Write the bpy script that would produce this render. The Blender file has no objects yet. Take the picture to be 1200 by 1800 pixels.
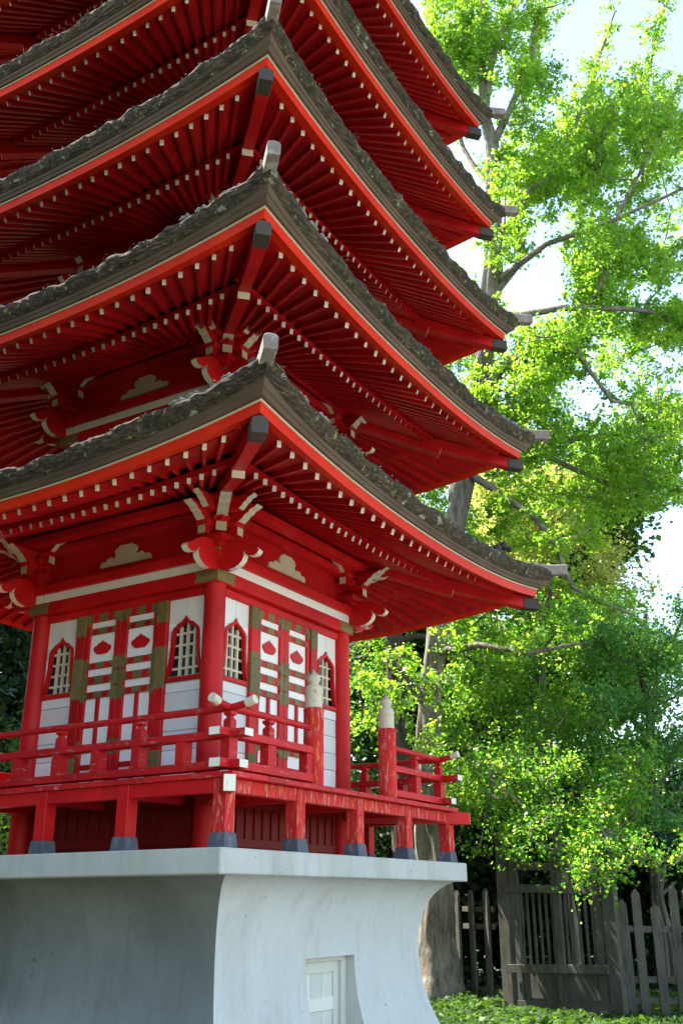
import bpy, bmesh, math, random
import numpy as np
from mathutils import Vector, Matrix, noise
random.seed(7); rng = np.random.default_rng(7)
R = math.radians
scene = bpy.context.scene
COL = scene.collection

# ------------------------------------------------------------------ camera
CP = Vector((-9.6543, -7.9577, -0.4362)); YAW, PIT, ROL, FPX = R(30.9919), R(21.3590), R(-0.2903), 1751.34
fw = Vector((math.cos(PIT)*math.cos(YAW), math.cos(PIT)*math.sin(YAW), math.sin(PIT)))
rt = Vector((math.sin(YAW), -math.cos(YAW), 0)); up = rt.cross(fw)
r2 = rt*math.cos(ROL) + up*math.sin(ROL); u2 = up*math.cos(ROL) - rt*math.sin(ROL)
cam = bpy.data.cameras.new('camera'); cam_o = bpy.data.objects.new('camera', cam); COL.objects.link(cam_o)
m = Matrix((r2, u2, -fw)).transposed().to_4x4(); m.translation = CP; cam_o.matrix_world = m
cam.sensor_fit = 'HORIZONTAL'; cam.sensor_width = 36; cam.lens = FPX/1200*36; cam.clip_end = 900; cam.clip_start = 0.1
scene.camera = cam_o
hf = Vector((math.cos(YAW), math.sin(YAW), 0))
GZ = -2.05
def at(px, py, D):
    d = fw + r2*((px-600)/FPX) - u2*((py-900)/FPX)
    return CP + d*(D/d.dot(hf))
def at_g(px, D, z=GZ):
    p = at(px, 1570, D); return Vector((p.x, p.y, z))

# ------------------------------------------------------------------ world, sun, exposure
SUN_EL, SUN_ROT = R(56), R(2)
w = bpy.data.worlds.new('World'); scene.world = w; w.use_nodes = True
nt = w.node_tree; bg = nt.nodes['Background']
sky = nt.nodes.new('ShaderNodeTexSky'); sky.sky_type = 'NISHITA'; sky.sun_disc = False
sky.sun_elevation = SUN_EL; sky.sun_rotation = SUN_ROT; sky.air_density = 1.0; sky.dust_density = .6; sky.ozone_density = 1.0
tint = nt.nodes.new('ShaderNodeMix'); tint.data_type = 'RGBA'; tint.blend_type = 'MULTIPLY'; tint.inputs[0].default_value = 1; tint.inputs[7].default_value = (1.0, .955, .86, 1)   # camera white balance: shade reads neutral
nt.links.new(sky.outputs[0], tint.inputs[6]); nt.links.new(tint.outputs[2], bg.inputs[0]); bg.inputs[1].default_value = 0.15
sl = bpy.data.lights.new('sun', 'SUN'); sl.energy = 4.6; sl.angle = R(0.5); sl.color = (1, .95, .86)
so = bpy.data.objects.new('sun', sl); COL.objects.link(so)
sd = Vector((math.sin(SUN_ROT)*math.cos(SUN_EL), math.cos(SUN_ROT)*math.cos(SUN_EL), math.sin(SUN_EL)))
so.rotation_euler = sd.to_track_quat('Z', 'Y').to_euler(); so.location = (0, 0, 30)
vs = scene.view_settings; vs.view_transform = 'Standard'; vs.look = 'None'; vs.gamma = 1; vs.use_curve_mapping = False
vs.exposure = 2.1

# ------------------------------------------------------------------ materials
MATS = {}
def newmat(name):
    m = bpy.data.materials.new(name); m.use_nodes = True
    MATS[name] = m
    return m, m.node_tree, m.node_tree.nodes['Principled BSDF']
def nd(nt, typ, **kw):
    n = nt.nodes.new(typ)
    for k, v in kw.items():
        if hasattr(n, k): setattr(n, k, v)
        else: n.inputs[k.replace('_', ' ')].default_value = v
    return n
def coord(nt, sx=1, sy=1, sz=1):
    tc = nd(nt, 'ShaderNodeTexCoord'); mp = nd(nt, 'ShaderNodeMapping')
    mp.inputs['Scale'].default_value = (sx, sy, sz); nt.links.new(tc.outputs['Object'], mp.inputs[0]); return mp.outputs[0]
def noi(nt, c, scale, detail=4, rough=.55):
    n = nd(nt, 'ShaderNodeTexNoise'); n.inputs['Scale'].default_value = scale; n.inputs['Detail'].default_value = detail
    n.inputs['Roughness'].default_value = rough; nt.links.new(c, n.inputs['Vector']); return n.outputs[0]
def ramp(nt, f, stops):
    r = nd(nt, 'ShaderNodeValToRGB'); e = r.color_ramp.elements
    while len(e) < len(stops): e.new(.5)
    for x, (p, c) in zip(e, stops): x.position = p; x.color = (c if len(c) == 4 else (*c, 1))
    nt.links.new(f, r.inputs[0]); return r.outputs[0]
def mix(nt, f, a, b):
    x = nd(nt, 'ShaderNodeMix', data_type='RGBA')
    if isinstance(f, (int, float)): x.inputs[0].default_value = f
    else: nt.links.new(f, x.inputs[0])
    for i, v in ((6, a), (7, b)):
        if isinstance(v, tuple): x.inputs[i].default_value = (*v, 1)
        else: nt.links.new(v, x.inputs[i])
    return x.outputs[2]
def bump(nt, h, bs, strength=.3, dist=.01):
    b = nd(nt, 'ShaderNodeBump'); b.inputs['Strength'].default_value = strength; b.inputs['Distance'].default_value = dist
    nt.links.new(h, b.inputs['Height']); nt.links.new(b.outputs[0], bs.inputs['Normal'])
W3 = lambda a: (a, a, a)

def mk_paint(name, base, alt, worn, lo, hi, scale=9, rough=.45, stretch=(1, 1, .35), worn2=None, spec=.2):
    m, nt, bs = newmat(name)
    c = coord(nt); c2 = coord(nt, *stretch)
    tone = ramp(nt, noi(nt, c, 1.7, 5), [(.3, base), (.7, alt)])
    mask = ramp(nt, noi(nt, c2, scale, 7, .7), [(lo, (0, 0, 0)), (hi, (1, 1, 1))])
    wc = worn if worn2 is None else ramp(nt, noi(nt, c, 6, 3), [(.42, worn), (.58, worn2)])
    col = mix(nt, mask, tone, wc)
    grime = ramp(nt, noi(nt, c2, 21, 5), [(.62, (0, 0, 0)), (.8, (.6,)*3)])
    col = mix(nt, grime, col, tuple(x*.45 for x in base))
    gi = nd(nt, 'ShaderNodeNewGeometry'); hv = nd(nt, 'ShaderNodeHueSaturation')
    mr = nd(nt, 'ShaderNodeMapRange'); mr.inputs['To Min'].default_value = .80; mr.inputs['To Max'].default_value = 1.10
    nt.links.new(gi.outputs['Random Per Island'], mr.inputs['Value']); nt.links.new(mr.outputs[0], hv.inputs['Value']); nt.links.new(col, hv.inputs['Color']); col = hv.outputs[0]
    nt.links.new(col, bs.inputs['Base Color']); bs.inputs['Roughness'].default_value = rough
    bs.inputs['Specular IOR Level'].default_value = spec
    bump(nt, noi(nt, c, 40, 4), bs, .12, .004)
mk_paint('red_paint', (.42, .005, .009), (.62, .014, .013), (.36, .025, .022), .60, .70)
mk_paint('eave_red', (.40, .005, .009), (.58, .012, .012), (.50, .04, .025), .60, .72)
mk_paint('fascia_red', (.58, .016, .004), (.70, .034, .006), (.8, .2, .08), .68, .78, stretch=(.5, .5, 2), spec=.06)
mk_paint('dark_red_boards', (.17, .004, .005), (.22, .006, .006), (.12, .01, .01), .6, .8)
mk_paint('worn_red', (.46, .012, .014), (.58, .03, .024), (.58, .22, .19), .53, .60, scale=30, rough=.7, stretch=(1, 1, .20), worn2=(.60, .15, .045))
mk_paint('rail_red', (.44, .008, .012), (.60, .016, .016), (.46, .15, .14), .575, .64, scale=24, rough=.55, stretch=(.35, .35, 1.3))
mk_paint('white_paint', (.86, .86, .83), (.80, .80, .765), (.55, .53, .48), .70, .80, rough=.55)
mk_paint('cream_paint', (.68, .61, .45), (.60, .53, .38), (.42, .36, .25), .58, .72, scale=14, rough=.6)
mk_paint('white_end', (.82, .78, .66), (.76, .70, .56), (.6, .52, .4), .62, .75, scale=14, rough=.6)
mk_paint('gold_fitting', (.165, .13, .048), (.23, .18, .068), (.10, .08, .035), .52, .66, scale=24, rough=.5, stretch=(1, 1, 1))
mk_paint('dark_cap', (.050, .040, .033), (.072, .058, .048), (.10, .09, .08), .6, .75, rough=.6)
mk_paint('stone_shoe', (.075, .080, .10), (.12, .12, .14), (.22, .21, .22), .55, .7, scale=12, rough=.75)
mk_paint('eave_board', (.090, .060, .040), (.135, .094, .064), (.06, .044, .03), .55, .7, scale=6, rough=.85, stretch=(.3, .3, 6))
mk_paint('cream_post', (.62, .54, .40), (.55, .48, .36), (.45, .16, .10), .62, .66, scale=9, rough=.65, stretch=(1, 1, .8), worn2=(.38, .30, .2))
mk_paint('grey_wood', (.062, .059, .047), (.105, .10, .083), (.038, .035, .028), .5, .7, scale=10, rough=.9, stretch=(1, 1, .15))
mk_paint('ridge_wood', (.20, .155, .135), (.26, .21, .19), (.34, .33, .29), .5, .62, scale=9, rough=.9, stretch=(1, 1, 1))
mk_paint('door_white', (.80, .79, .70), (.74, .72, .62), (.5, .45, .35), .66, .78, scale=10, rough=.6)

m, nt, bs = newmat('window_dark'); bs.inputs['Base Color'].default_value = (.022, .028, .042, 1); bs.inputs['Roughness'].default_value = .12
def mk_concrete(name, a, b, stain, s_lo, s_hi):
    m, nt, bs = newmat(name); c = coord(nt); c2 = coord(nt, 1, 1, .3)
    tone = ramp(nt, noi(nt, c, .9, 6, .6), [(.3, a), (.7, b)])
    st = ramp(nt, noi(nt, c2, .8, 6, .62), [(s_lo, (0, 0, 0)), (s_hi, (1, 1, 1))])
    col = mix(nt, st, tone, stain)
    sp = ramp(nt, noi(nt, c, 55, 3), [(.3, (.86,)*3), (.7, (1.0,)*3)])
    mm = nd(nt, 'ShaderNodeMix', data_type='RGBA', blend_type='MULTIPLY'); mm.inputs[0].default_value = 1
    nt.links.new(col, mm.inputs[6]); nt.links.new(sp, mm.inputs[7])
    run = ramp(nt, noi(nt, coord(nt, 1, 1, .09), 7, 6, .65), [(.52, (1, 1, 1)), (.70, (.74, .73, .69))])
    m2 = nd(nt, 'ShaderNodeMix', data_type='RGBA', blend_type='MULTIPLY'); m2.inputs[0].default_value = .5; nt.links.new(mm.outputs[2], m2.inputs[6]); nt.links.new(run, m2.inputs[7])
    pit = ramp(nt, noi(nt, c, 13, 2, .4), [(.24, (.55, .54, .5)), (.27, (1, 1, 1))])
    m3 = nd(nt, 'ShaderNodeMix', data_type='RGBA', blend_type='MULTIPLY'); m3.inputs[0].default_value = .8; nt.links.new(m2.outputs[2], m3.inputs[6]); nt.links.new(pit, m3.inputs[7])
    nt.links.new(m3.outputs[2], bs.inputs['Base Color']); bs.inputs['Roughness'].default_value = .9
    bump(nt, noi(nt, c, 30, 6), bs, .25, .01)
mk_concrete('concrete', (.59, .58, .545), (.66, .65, .62), (.46, .45, .40), .52, .75)
mk_concrete('left_concrete', (.20, .21, .20), (.30, .31, .30), (.12, .13, .115), .50, .70)  # darker concrete tones, used for the left face of the base
mk_concrete('slab_concrete', (.46, .465, .41), (.58, .575, .53), (.36, .37, .29), .5, .7)

m, nt, bs = newmat('mossy_bark'); c = coord(nt); cl = coord(nt, 1.6, 1.6, 11)
lay = noi(nt, cl, 5, 7, .65)
base = ramp(nt, lay, [(.38, (.009, .0055, .003)), (.50, (.050, .031, .013)), (.62, (.125, .083, .040)), (.75, (.26, .19, .10))])
moss = ramp(nt, noi(nt, c, 3.2, 6, .65), [(.46, (0, 0, 0)), (.58, (.8,)*3)])
col = mix(nt, moss, base, ramp(nt, noi(nt, c, 22, 5, .7), [(.42, (.008, .007, .003)), (.57, (.050, .043, .014)), (.71, (.17, .145, .055))]))
lich = ramp(nt, noi(nt, c, 6.5, 8, .72), [(.60, (0, 0, 0)), (.63, (.9,)*3)])
col = mix(nt, lich, col, ramp(nt, noi(nt, c, 30, 4), [(.35, (.16, .155, .105)), (.62, (.36, .34, .25))]))
yel = ramp(nt, noi(nt, coord(nt, 1.3, 1.1, 1.2), 9, 5, .65), [(.63, (0, 0, 0)), (.68, (.85,)*3)])
col = mix(nt, yel, col, (.30, .26, .04))
nt.links.new(col, bs.inputs['Base Color']); bs.inputs['Roughness'].default_value = .95
bump(nt, lay, bs, .9, .03)
m, nt, bs = newmat('lichen_chip'); bs.inputs['Base Color'].default_value = (.30, .28, .22, 1); bs.inputs['Roughness'].default_value = .9
nt.links.new(ramp(nt, noi(nt, coord(nt), 9, 4), [(.35, (.07, .06, .04)), (.5, (.16, .15, .10)), (.62, (.42, .40, .34))]), bs.inputs['Base Color'])

def mk_bark(name, a, b, d):
    m, nt, bs = newmat(name); c = coord(nt, 1, 1, .16); c1 = coord(nt)
    f = noi(nt, c, 11, 8, .7)
    col = ramp(nt, f, [(.36, d), (.47, a), (.66, b)])
    pale = ramp(nt, noi(nt, c1, 2.2, 5, .6), [(.5, (0, 0, 0)), (.66, (.6,)*3)])
    col = mix(nt, pale, col, tuple(x*1.45 for x in b))
    nt.links.new(col, bs.inputs['Base Color']); bs.inputs['Roughness'].default_value = .95
    bump(nt, f, bs, 1.0, .07)
mk_bark('grey_bark', (.19, .16, .125), (.29, .25, .20), (.075, .06, .045))
mk_bark('dark_bark', (.085, .07, .05), (.13, .11, .08), (.04, .032, .025))

def mk_leaf(name, cols, trans, k=.55, rough=.5):
    m, nt, bs = newmat(name); out = nt.nodes['Material Output']
    gi = nd(nt, 'ShaderNodeNewGeometry')
    n = len(cols)
    colr = ramp(nt, gi.outputs['Random Per Island'], [(i/(n-1) if n > 1 else 0, c) for i, c in enumerate(cols)])
    colt = ramp(nt, gi.outputs['Random Per Island'], [(i/(n-1) if n > 1 else 0, c) for i, c in enumerate(trans)])
    nt.links.new(colr, bs.inputs['Base Color']); bs.inputs['Roughness'].default_value = rough; bs.inputs['Specular IOR Level'].default_value = .22
    tr = nd(nt, 'ShaderNodeBsdfTranslucent'); nt.links.new(colt, tr.inputs[0])
    mx = nd(nt, 'ShaderNodeMixShader'); mx.inputs[0].default_value = k
    nt.links.new(bs.outputs[0], mx.inputs[1]); nt.links.new(tr.outputs[0], mx.inputs[2]); nt.links.new(mx.outputs[0], out.inputs[0])
mk_leaf('ginkgo_leaf', [(.048, .15, .018), (.085, .19, .022), (.065, .17, .036)], [(.27, .62, .025), (.56, .78, .045), (.34, .66, .07)], .5, .38)
mk_leaf('maple_leaf', [(.030, .11, .015), (.052, .145, .018), (.072, .16, .024)], [(.12, .46, .02), (.28, .60, .035), (.66, .78, .08)], .48, .38)
mk_leaf('yellow_leaf', [(.16, .22, .04), (.23, .22, .05), (.09, .19, .03), (.24, .18, .05)], [(.70, .78, .14), (.80, .72, .16), (.42, .68, .08), (.78, .60, .18)], .52, .38)
mk_leaf('cool_leaf', [(.028, .105, .026), (.045, .13, .030), (.06, .15, .04)], [(.13, .44, .06), (.28, .58, .08), (.44, .68, .13)], .48, .36)
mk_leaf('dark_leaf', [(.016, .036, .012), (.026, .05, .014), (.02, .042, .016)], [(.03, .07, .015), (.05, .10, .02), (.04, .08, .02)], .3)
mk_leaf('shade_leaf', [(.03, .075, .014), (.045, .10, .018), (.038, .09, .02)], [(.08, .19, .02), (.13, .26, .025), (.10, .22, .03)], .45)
mk_leaf('ground_leaf', [(.035, .09, .015), (.06, .13, .02), (.025, .06, .014), (.05, .10, .02)], [(.12, .27, .025), (.2, .36, .03), (.08, .18, .02), (.16, .3, .03)], .35)

m, nt, bs = newmat('soil'); c = coord(nt)
nt.links.new(ramp(nt, noi(nt, c, 1.2, 8, .65), [(.3, (.03, .028, .015)), (.5, (.045, .06, .02)), (.7, (.09, .075, .045))]), bs.inputs['Base Color']); bs.inputs['Roughness'].default_value = .95
bump(nt, noi(nt, c, 12, 6), bs, .6, .05)
m, nt, bs = newmat('bounce_ground'); c = coord(nt)  # pale gravel colour for the added light-bouncing sheet
nt.links.new(ramp(nt, noi(nt, c, 30, 6, .7), [(.3, (.36, .34, .30)), (.7, (.56, .53, .48))]), bs.inputs['Base Color']); bs.inputs['Roughness'].default_value = .95

# ------------------------------------------------------------------ mesh helper
class MB:
    def __init__(s): s.v = []; s.f = []; s.m = []
    def add(s, vs, fs, mat=0):
        b = len(s.v); s.v += [tuple(v) for v in vs]; s.f += [tuple(i+b for i in f) for f in fs]; s.m += [mat]*len(fs); return s
    def box(s, lo, hi, mat=0, xf=None):
        x0, y0, z0 = lo; x1, y1, z1 = hi
        vs = [(x0,y0,z0),(x1,y0,z0),(x1,y1,z0),(x0,y1,z0),(x0,y0,z1),(x1,y0,z1),(x1,y1,z1),(x0,y1,z1)]
        if xf: vs = [xf(*v) for v in vs]
        return s.add(vs, [(0,3,2,1),(4,5,6,7),(0,1,5,4),(1,2,6,5),(2,3,7,6),(3,0,4,7)], mat)
    def beam(s, p0, p1, w, h, mat=0, mat_end=None, upv=(0,0,1), w1=None, h1=None):
        p0 = Vector(p0); p1 = Vector(p1); d = (p1-p0).normalized(); sd = d.cross(Vector(upv)).normalized(); u = sd.cross(d)
        w1 = w1 or w; h1 = h1 or h
        vs = [p0+sd*a*w/2+u*b*h/2 for a, b in ((-1,-1),(1,-1),(1,1),(-1,1))] + [p1+sd*a*w1/2+u*b*h1/2 for a, b in ((-1,-1),(1,-1),(1,1),(-1,1))]
        s.add(vs, [(0,1,5,4),(1,2,6,5),(2,3,7,6),(3,0,4,7),(0,3,2,1)], mat)
        return s.add(vs[4:], [(0,1,2,3)], mat if mat_end is None else mat_end)
    def tube(s, pts, rads, n=10, mat=0, cap=True, mat_cap=None, lump=0, seed=0):
        pts = [Vector(p) for p in pts]; rings = []; ref = None
        for i, p in enumerate(pts):
            d = (pts[min(i+1, len(pts)-1)] - pts[max(i-1, 0)]).normalized()
            if ref is None: ref = d.orthogonal().normalized()
            ref = (ref - d*ref.dot(d)).normalized(); b = d.cross(ref); r = rads[i] if not isinstance(rads, (int, float)) else rads
            ring = []
            for j in range(n):
                a = 2*math.pi*j/n; o = ref*math.cos(a)+b*math.sin(a)
                rr = r
                if lump: rr = r*(1+lump*noise.noise(p*0.9+o*1.3+Vector((seed, 0, 0)))+lump*.9*noise.noise(Vector((o.x*2.2, o.y*2.2, p.z*.35+seed)))-lump*1.1*abs(noise.noise(Vector((o.x*2.6, o.y*2.6, p.z*.22+seed))))*(1.3 if p.z < 1 else .8)+lump*.5*noise.noise(p*2.1+o*1.5))
                ring.append(p+o*rr)
            rings.append(ring)
        vs = [q for r in rings for q in r]; fs = []
        for i in range(len(rings)-1):
            for j in range(n): fs.append((i*n+j, i*n+(j+1) % n, (i+1)*n+(j+1) % n, (i+1)*n+j))
        s.add(vs, fs, mat)
        if cap:
            s.add(rings[0][::-1], [tuple(range(n))], mat if mat_cap is None else mat_cap); s.add(rings[-1], [tuple(range(n))], mat if mat_cap is None else mat_cap)
        return s
    def lathe(s, prof, c=(0,0), n=20, mat=0, mats=None):
        vs = [(c[0]+r*math.cos(2*math.pi*j/n), c[1]+r*math.sin(2*math.pi*j/n), z) for r, z in prof for j in range(n)]
        for i in range(len(prof)-1):
            s.add([vs[i*n+j] for j in range(n)]+[vs[(i+1)*n+j] for j in range(n)], [(j, (j+1) % n, n+(j+1) % n, n+j) for j in range(n)], mats[i] if mats else mat)
        return s
    def prism(s, poly, n0, n1, xf, mat=0, mat_side=None, mat_back=None):
        k = len(poly); vs = [xf(u, n0, z) for u, z in poly] + [xf(u, n1, z) for u, z in poly]
        s.add(vs[k:], [tuple(range(k))], mat); s.add(vs[:k], [tuple(range(k))][::-1], mat if mat_back is None else mat_back)
        for i in range(k):
            j = (i+1) % k
            mm = mat_side(i) if callable(mat_side) else (mat if mat_side is None else mat_side)
            s.add([vs[i], vs[j], vs[k+j], vs[k+i]], [(0, 1, 2, 3)], mm)
        return s
    def build(s, name, mats, parent=None, bevel=0, smooth=False, weld=True, recalc=True):
        me = bpy.data.meshes.new(name); me.from_pydata(s.v, [], s.f)
        for mn in mats: me.materials.append(MATS[mn])
        me.polygons.foreach_set('material_index', s.m)
        if recalc:
            bm = bmesh.new(); bm.from_mesh(me)
            if weld: bmesh.ops.remove_doubles(bm, verts=bm.verts, dist=.0004)
            bmesh.ops.recalc_face_normals(bm, faces=bm.faces); bm.to_mesh(me); bm.free()
        if smooth: me.polygons.foreach_set('use_smooth', [True]*len(me.polygons))
        o = bpy.data.objects.new(name, me); COL.objects.link(o)
        if parent: o.parent = parent
        if bevel:
            b = o.modifiers.new('bevel', 'BEVEL'); b.width = bevel; b.segments = 1; b.limit_method = 'ANGLE'; b.angle_limit = R(40)
        return o
def tag(o, label=None, cat=None, group=None, kind=None):
    for k, v in (('label', label), ('category', cat), ('group', group), ('kind', kind)):
        if v: o[k] = v
    return o
def empty(name, loc=(0, 0, 0)):
    o = bpy.data.objects.new(name, None); COL.objects.link(o); o.location = loc; o.empty_display_size = .3; return o

# ------------------------------------------------------------------ setting
def disc(name, rad, z, mat, c=(0, 0), n=64):
    mb = MB(); mb.add([(c[0]+rad*math.cos(2*math.pi*i/n), c[1]+rad*math.sin(2*math.pi*i/n), z) for i in range(n)], [tuple(range(n))]); return mb.build(name, [mat])
tag(disc('ground', 800, GZ, 'soil'), kind='structure')
mb = MB(); mb.add([(-9, -20, GZ+.004), (9, -20, GZ+.004), (5.5, -8, GZ+.004), (3.2, -3.4, GZ+.004), (-2.6, -3.2, GZ+.004), (-6.5, -6.5, GZ+.004)], [tuple(range(6))])  # unseen pale sheet added to bounce light up onto the pagoda
tag(mb.build('path', ['bounce_ground']), kind='structure')

# ------------------------------------------------------------------ the pagoda
PAG = empty('pagoda', (0, 0, GZ))
tag(PAG, 'five tiered red Japanese pagoda with curved mossy eaves on a grey concrete base', 'pagoda')
def P(mb, name, mats, parent=PAG, **kw):
    o = mb.build(name, mats, None, **kw); o.parent = parent
    o.matrix_parent_inverse = Matrix.Identity(4)
    # geometry is written in world metres: take out the parents' offset
    off = Vector((0, 0, 0)); q = parent
    while q is not None: off += q.location; q = q.parent
    o.location = -off
    return o
SIDES = {'right': lambda u, n, z: Vector((u, -n, z)), 'left': lambda u, n, z: Vector((-n, u, z)),
         'far': lambda u, n, z: Vector((n, u, z)), 'back': lambda u, n, z: Vector((u, n, z))}

# --- concrete base: a flared podium with an opening for the door
PROF = [(-.217, 2.34), (-.25, 2.27), (-.31, 2.19), (-.40, 2.115), (-.50, 2.065), (-.62, 2.025), (-.78, 1.995), (-.95, 1.985), (-1.15, 1.995), (-1.35, 2.02), (-1.55, 2.07), (-1.75, 2.14), (-1.9, 2.21), (-2.06, 2.30)]
_pz = [a for a, _ in PROF]; _ph = [b for _, b in PROF]
def _smooth(z):
    n = len(PROF)
    for i in range(n-1):
        if _pz[i+1] <= z <= _pz[i]:
            t = (z-_pz[i])/(_pz[i+1]-_pz[i]); g = lambda j: (_ph[min(j+1, n-1)]-_ph[max(j-1, 0)])/(_pz[min(j+1, n-1)]-_pz[max(j-1, 0)])*(_pz[i+1]-_pz[i])
            return (2*t**3-3*t*t+1)*_ph[i]+(t**3-2*t*t+t)*g(i)+(-2*t**3+3*t*t)*_ph[i+1]+(t**3-t*t)*g(i+1)
PROF = [(z, _smooth(z)) for z in [-.217-(2.06-.217)*(i/48)**1.3 for i in range(48)]+[-2.06]]
def hprof(z):
    for (z0, h0), (z1, h1) in zip(PROF, PROF[1:]):
        if z <= z0 and z >= z1: return h0+(h1-h0)*(z-z0)/(z1-z0)
    return PROF[-1][1]
BX = .05
DX0, DX1, DZ, DY = -.46, .51, -.975, -1.86
mb = MB()
zs = sorted(set([z for z, _ in PROF]+[DZ]), reverse=True)
def bpt(side, t, z):
    h = hprof(z); v = SIDES[side](t, h, z); return Vector((v.x+BX, v.y, z))
for side in SIDES:
    for z0, z1 in zip(zs, zs[1:]):
        h0, h1 = hprof(z0), hprof(z1)
        if side == 'right':
            cuts = [(-h0, DX0-BX, -h1, DX0-BX), (DX0-BX, DX1-BX, DX0-BX, DX1-BX), (DX1-BX, h0, DX1-BX, h1)]
            for i, (a0, b0, a1, b1) in enumerate(cuts):
                if i == 1 and z0 <= DZ+1e-6: continue
                mb.add([bpt(side, a0, z0), bpt(side, b0, z0), bpt(side, b1, z1), bpt(side, a1, z1)], [(0, 1, 2, 3)], 0)
        else:
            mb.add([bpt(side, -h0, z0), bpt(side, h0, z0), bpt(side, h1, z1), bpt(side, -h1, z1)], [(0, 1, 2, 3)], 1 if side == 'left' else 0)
zd = [z for z in zs if z <= DZ+1e-6]
for X in (DX0, DX1):
    for z0, z1 in zip(zd, zd[1:]):
        mb.add([(X, -hprof(z0), z0), (X, -hprof(z1), z1), (X, DY+.1, z1), (X, DY+.1, z0)], [(0, 1, 2, 3)], 0)
mb.add([(DX0, -hprof(DZ), DZ), (DX1, -hprof(DZ), DZ), (DX1, DY+.1, DZ), (DX0, DY+.1, DZ)], [(0, 1, 2, 3)], 0)
BASE = P(mb, 'base', ['concrete', 'left_concrete'])
for p in BASE.data.polygons: p.use_smooth = True
BASE.data.set_sharp_from_angle(angle=R(30))
mb = MB(); x0, x1, y0, y1 = -2.544, 2.475, -2.475, 2.475
z0, z1 = -.217, 0
mb.add([(x0,y0,z0),(x1,y0,z0),(x1,y1,z0),(x0,y1,z0),(x0,y0,z1),(x1,y0,z1),(x1,y1,z1),(x0,y1,z1)], [(0,3,2,1),(4,5,6,7),(0,1,5,4),(1,2,6,5),(2,3,7,6),(3,0,4,7)], 0)
P(mb, 'slab', ['slab_concrete'], BASE, bevel=.012)
# door in the base
mb = MB()
for a, b in ((DX0, DX0+.03), (DX1-.09, DX1)): mb.box((a, DY-.02, GZ), (b, DY+.06, DZ))
mb.box((DX0+.03, DY-.02, DZ-.05), (DX1-.09, DY+.06, DZ))
P(mb, 'door_frame', ['door_white'], BASE, bevel=.006)
mb = MB(); a, b = DX0+.035, DX1-.095
for c, d in ((a, a+.10), (b-.10, b)): mb.box((c, DY+.02, GZ), (d, DY+.055, DZ-.055))
for c, d in ((DZ-.16, DZ-.055), (DZ-.52, DZ-.40), (GZ+.05, GZ+.22)): mb.box((a+.10, DY+.02, c), (b-.10, DY+.055, d))
k = 3
for i in range(k):
    c = a+.10+(b-a-.2)*i/k; d = a+.10+(b-a-.2)*(i+1)/k
    mb.box((c+.003, DY+.035, GZ), (d-.003, DY+.05, DZ-.1))
mb.box((a, DY+.051, GZ), (b, DY+.07, DZ-.06), 1)
P(mb, 'door', ['door_white', 'window_dark'], BASE, bevel=.003)

# --- deck
dx0, dx1, dy0, dy1, dz = -2.32, 2.46, -2.40, 2.40, .665
mb = MB()
n = 17
for i in range(n):      # boards laid outwards along the two long sides, butted against each other
    a = dx0+(dx1-dx0)*i/n; b = dx0+(dx1-dx0)*(i+1)/n
    mb.box((a+.002, dy0-random.uniform(0, .006), dz-.052), (b-.002, -1.36, dz-random.uniform(0, .004)))
    mb.box((a+.002, 1.36, dz-.052), (b-.002, dy1, dz))
for i in range(10):
    a = -1.36+2.72*i/10; b = -1.36+2.72*(i+1)/10
    mb.box((dx0-random.uniform(0, .006), a+.002, dz-.052), (-1.36, b-.002, dz)); mb.box((1.36, a+.002, dz-.052), (dx1, b-.002, dz))
DECK = P(mb, 'deck', ['rail_red'], bevel=.004)
postx = [-2.23, -1.07, .10, 1.245, 2.39]; posty = [-2.25, -1.09, 0, 1.09, 2.25]
pcs = [(x, -2.25) for x in postx]+[(-2.23, y) for y in posty[1:]]+[(2.39, y) for y in posty[1:]]
for i, (x, y) in enumerate(pcs):
    mb = MB(); h = .0725; mb.box((x-h, y-h, .135), (x+h, y+h, .612)); o = P(mb, 'deck_post', ['worn_red' if y < -2 else 'red_paint'], DECK, bevel=.006)
    mb = MB(); b, t = .100, .084
    mb.add([(x-b,y-b,.004),(x+b,y-b,.004),(x+b,y+b,.004),(x-b,y+b,.004),(x-t,y-t,.138),(x+t,y-t,.138),(x+t,y+t,.138),(x-t,y+t,.138)], [(0,3,2,1),(4,5,6,7),(0,1,5,4),(1,2,6,5),(2,3,7,6),(3,0,4,7)])
    P(mb, 'stone_shoe', ['stone_shoe'], DECK, bevel=.006)
def deck_beam(p0, p1, mat): 
    mb = MB(); mb.beam(p0, p1, .10, .125); P(mb, 'deck_beam', [mat], DECK, bevel=.005)
for a, b in zip(postx, postx[1:]): deck_beam((a+.075, -2.262, .5485), (b-.075, -2.262, .5485), 'worn_red')
for a, b in zip(posty, posty[1:]):
    deck_beam((-2.242, a+.075, .5485), (-2.242, b-.075, .5485), 'red_paint'); deck_beam((2.40, a+.075, .5485), (2.40, b-.075, .5485), 'red_paint')
for x in postx[1:4]: deck_beam((x, -2.17, .545), (x, -1.46, .545), 'red_paint')
for y in posty[1:4]: deck_beam((-2.15, y, .545), (-1.46, y, .545), 'red_paint'); deck_beam((1.46, y, .545), (2.31, y, .545), 'red_paint')
for sx, sy, ex, ey in ((-1, -1, -2.47, -2.49), (1, -1, 2.56, -2.49)):
    mb = MB(); mb.beam((sx*1.45, sy*1.45, .538), (ex, ey, .538), .11, .145, 0, 1); P(mb, 'corner_beam', ['red_paint', 'white_end'], DECK, bevel=.004)

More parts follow.
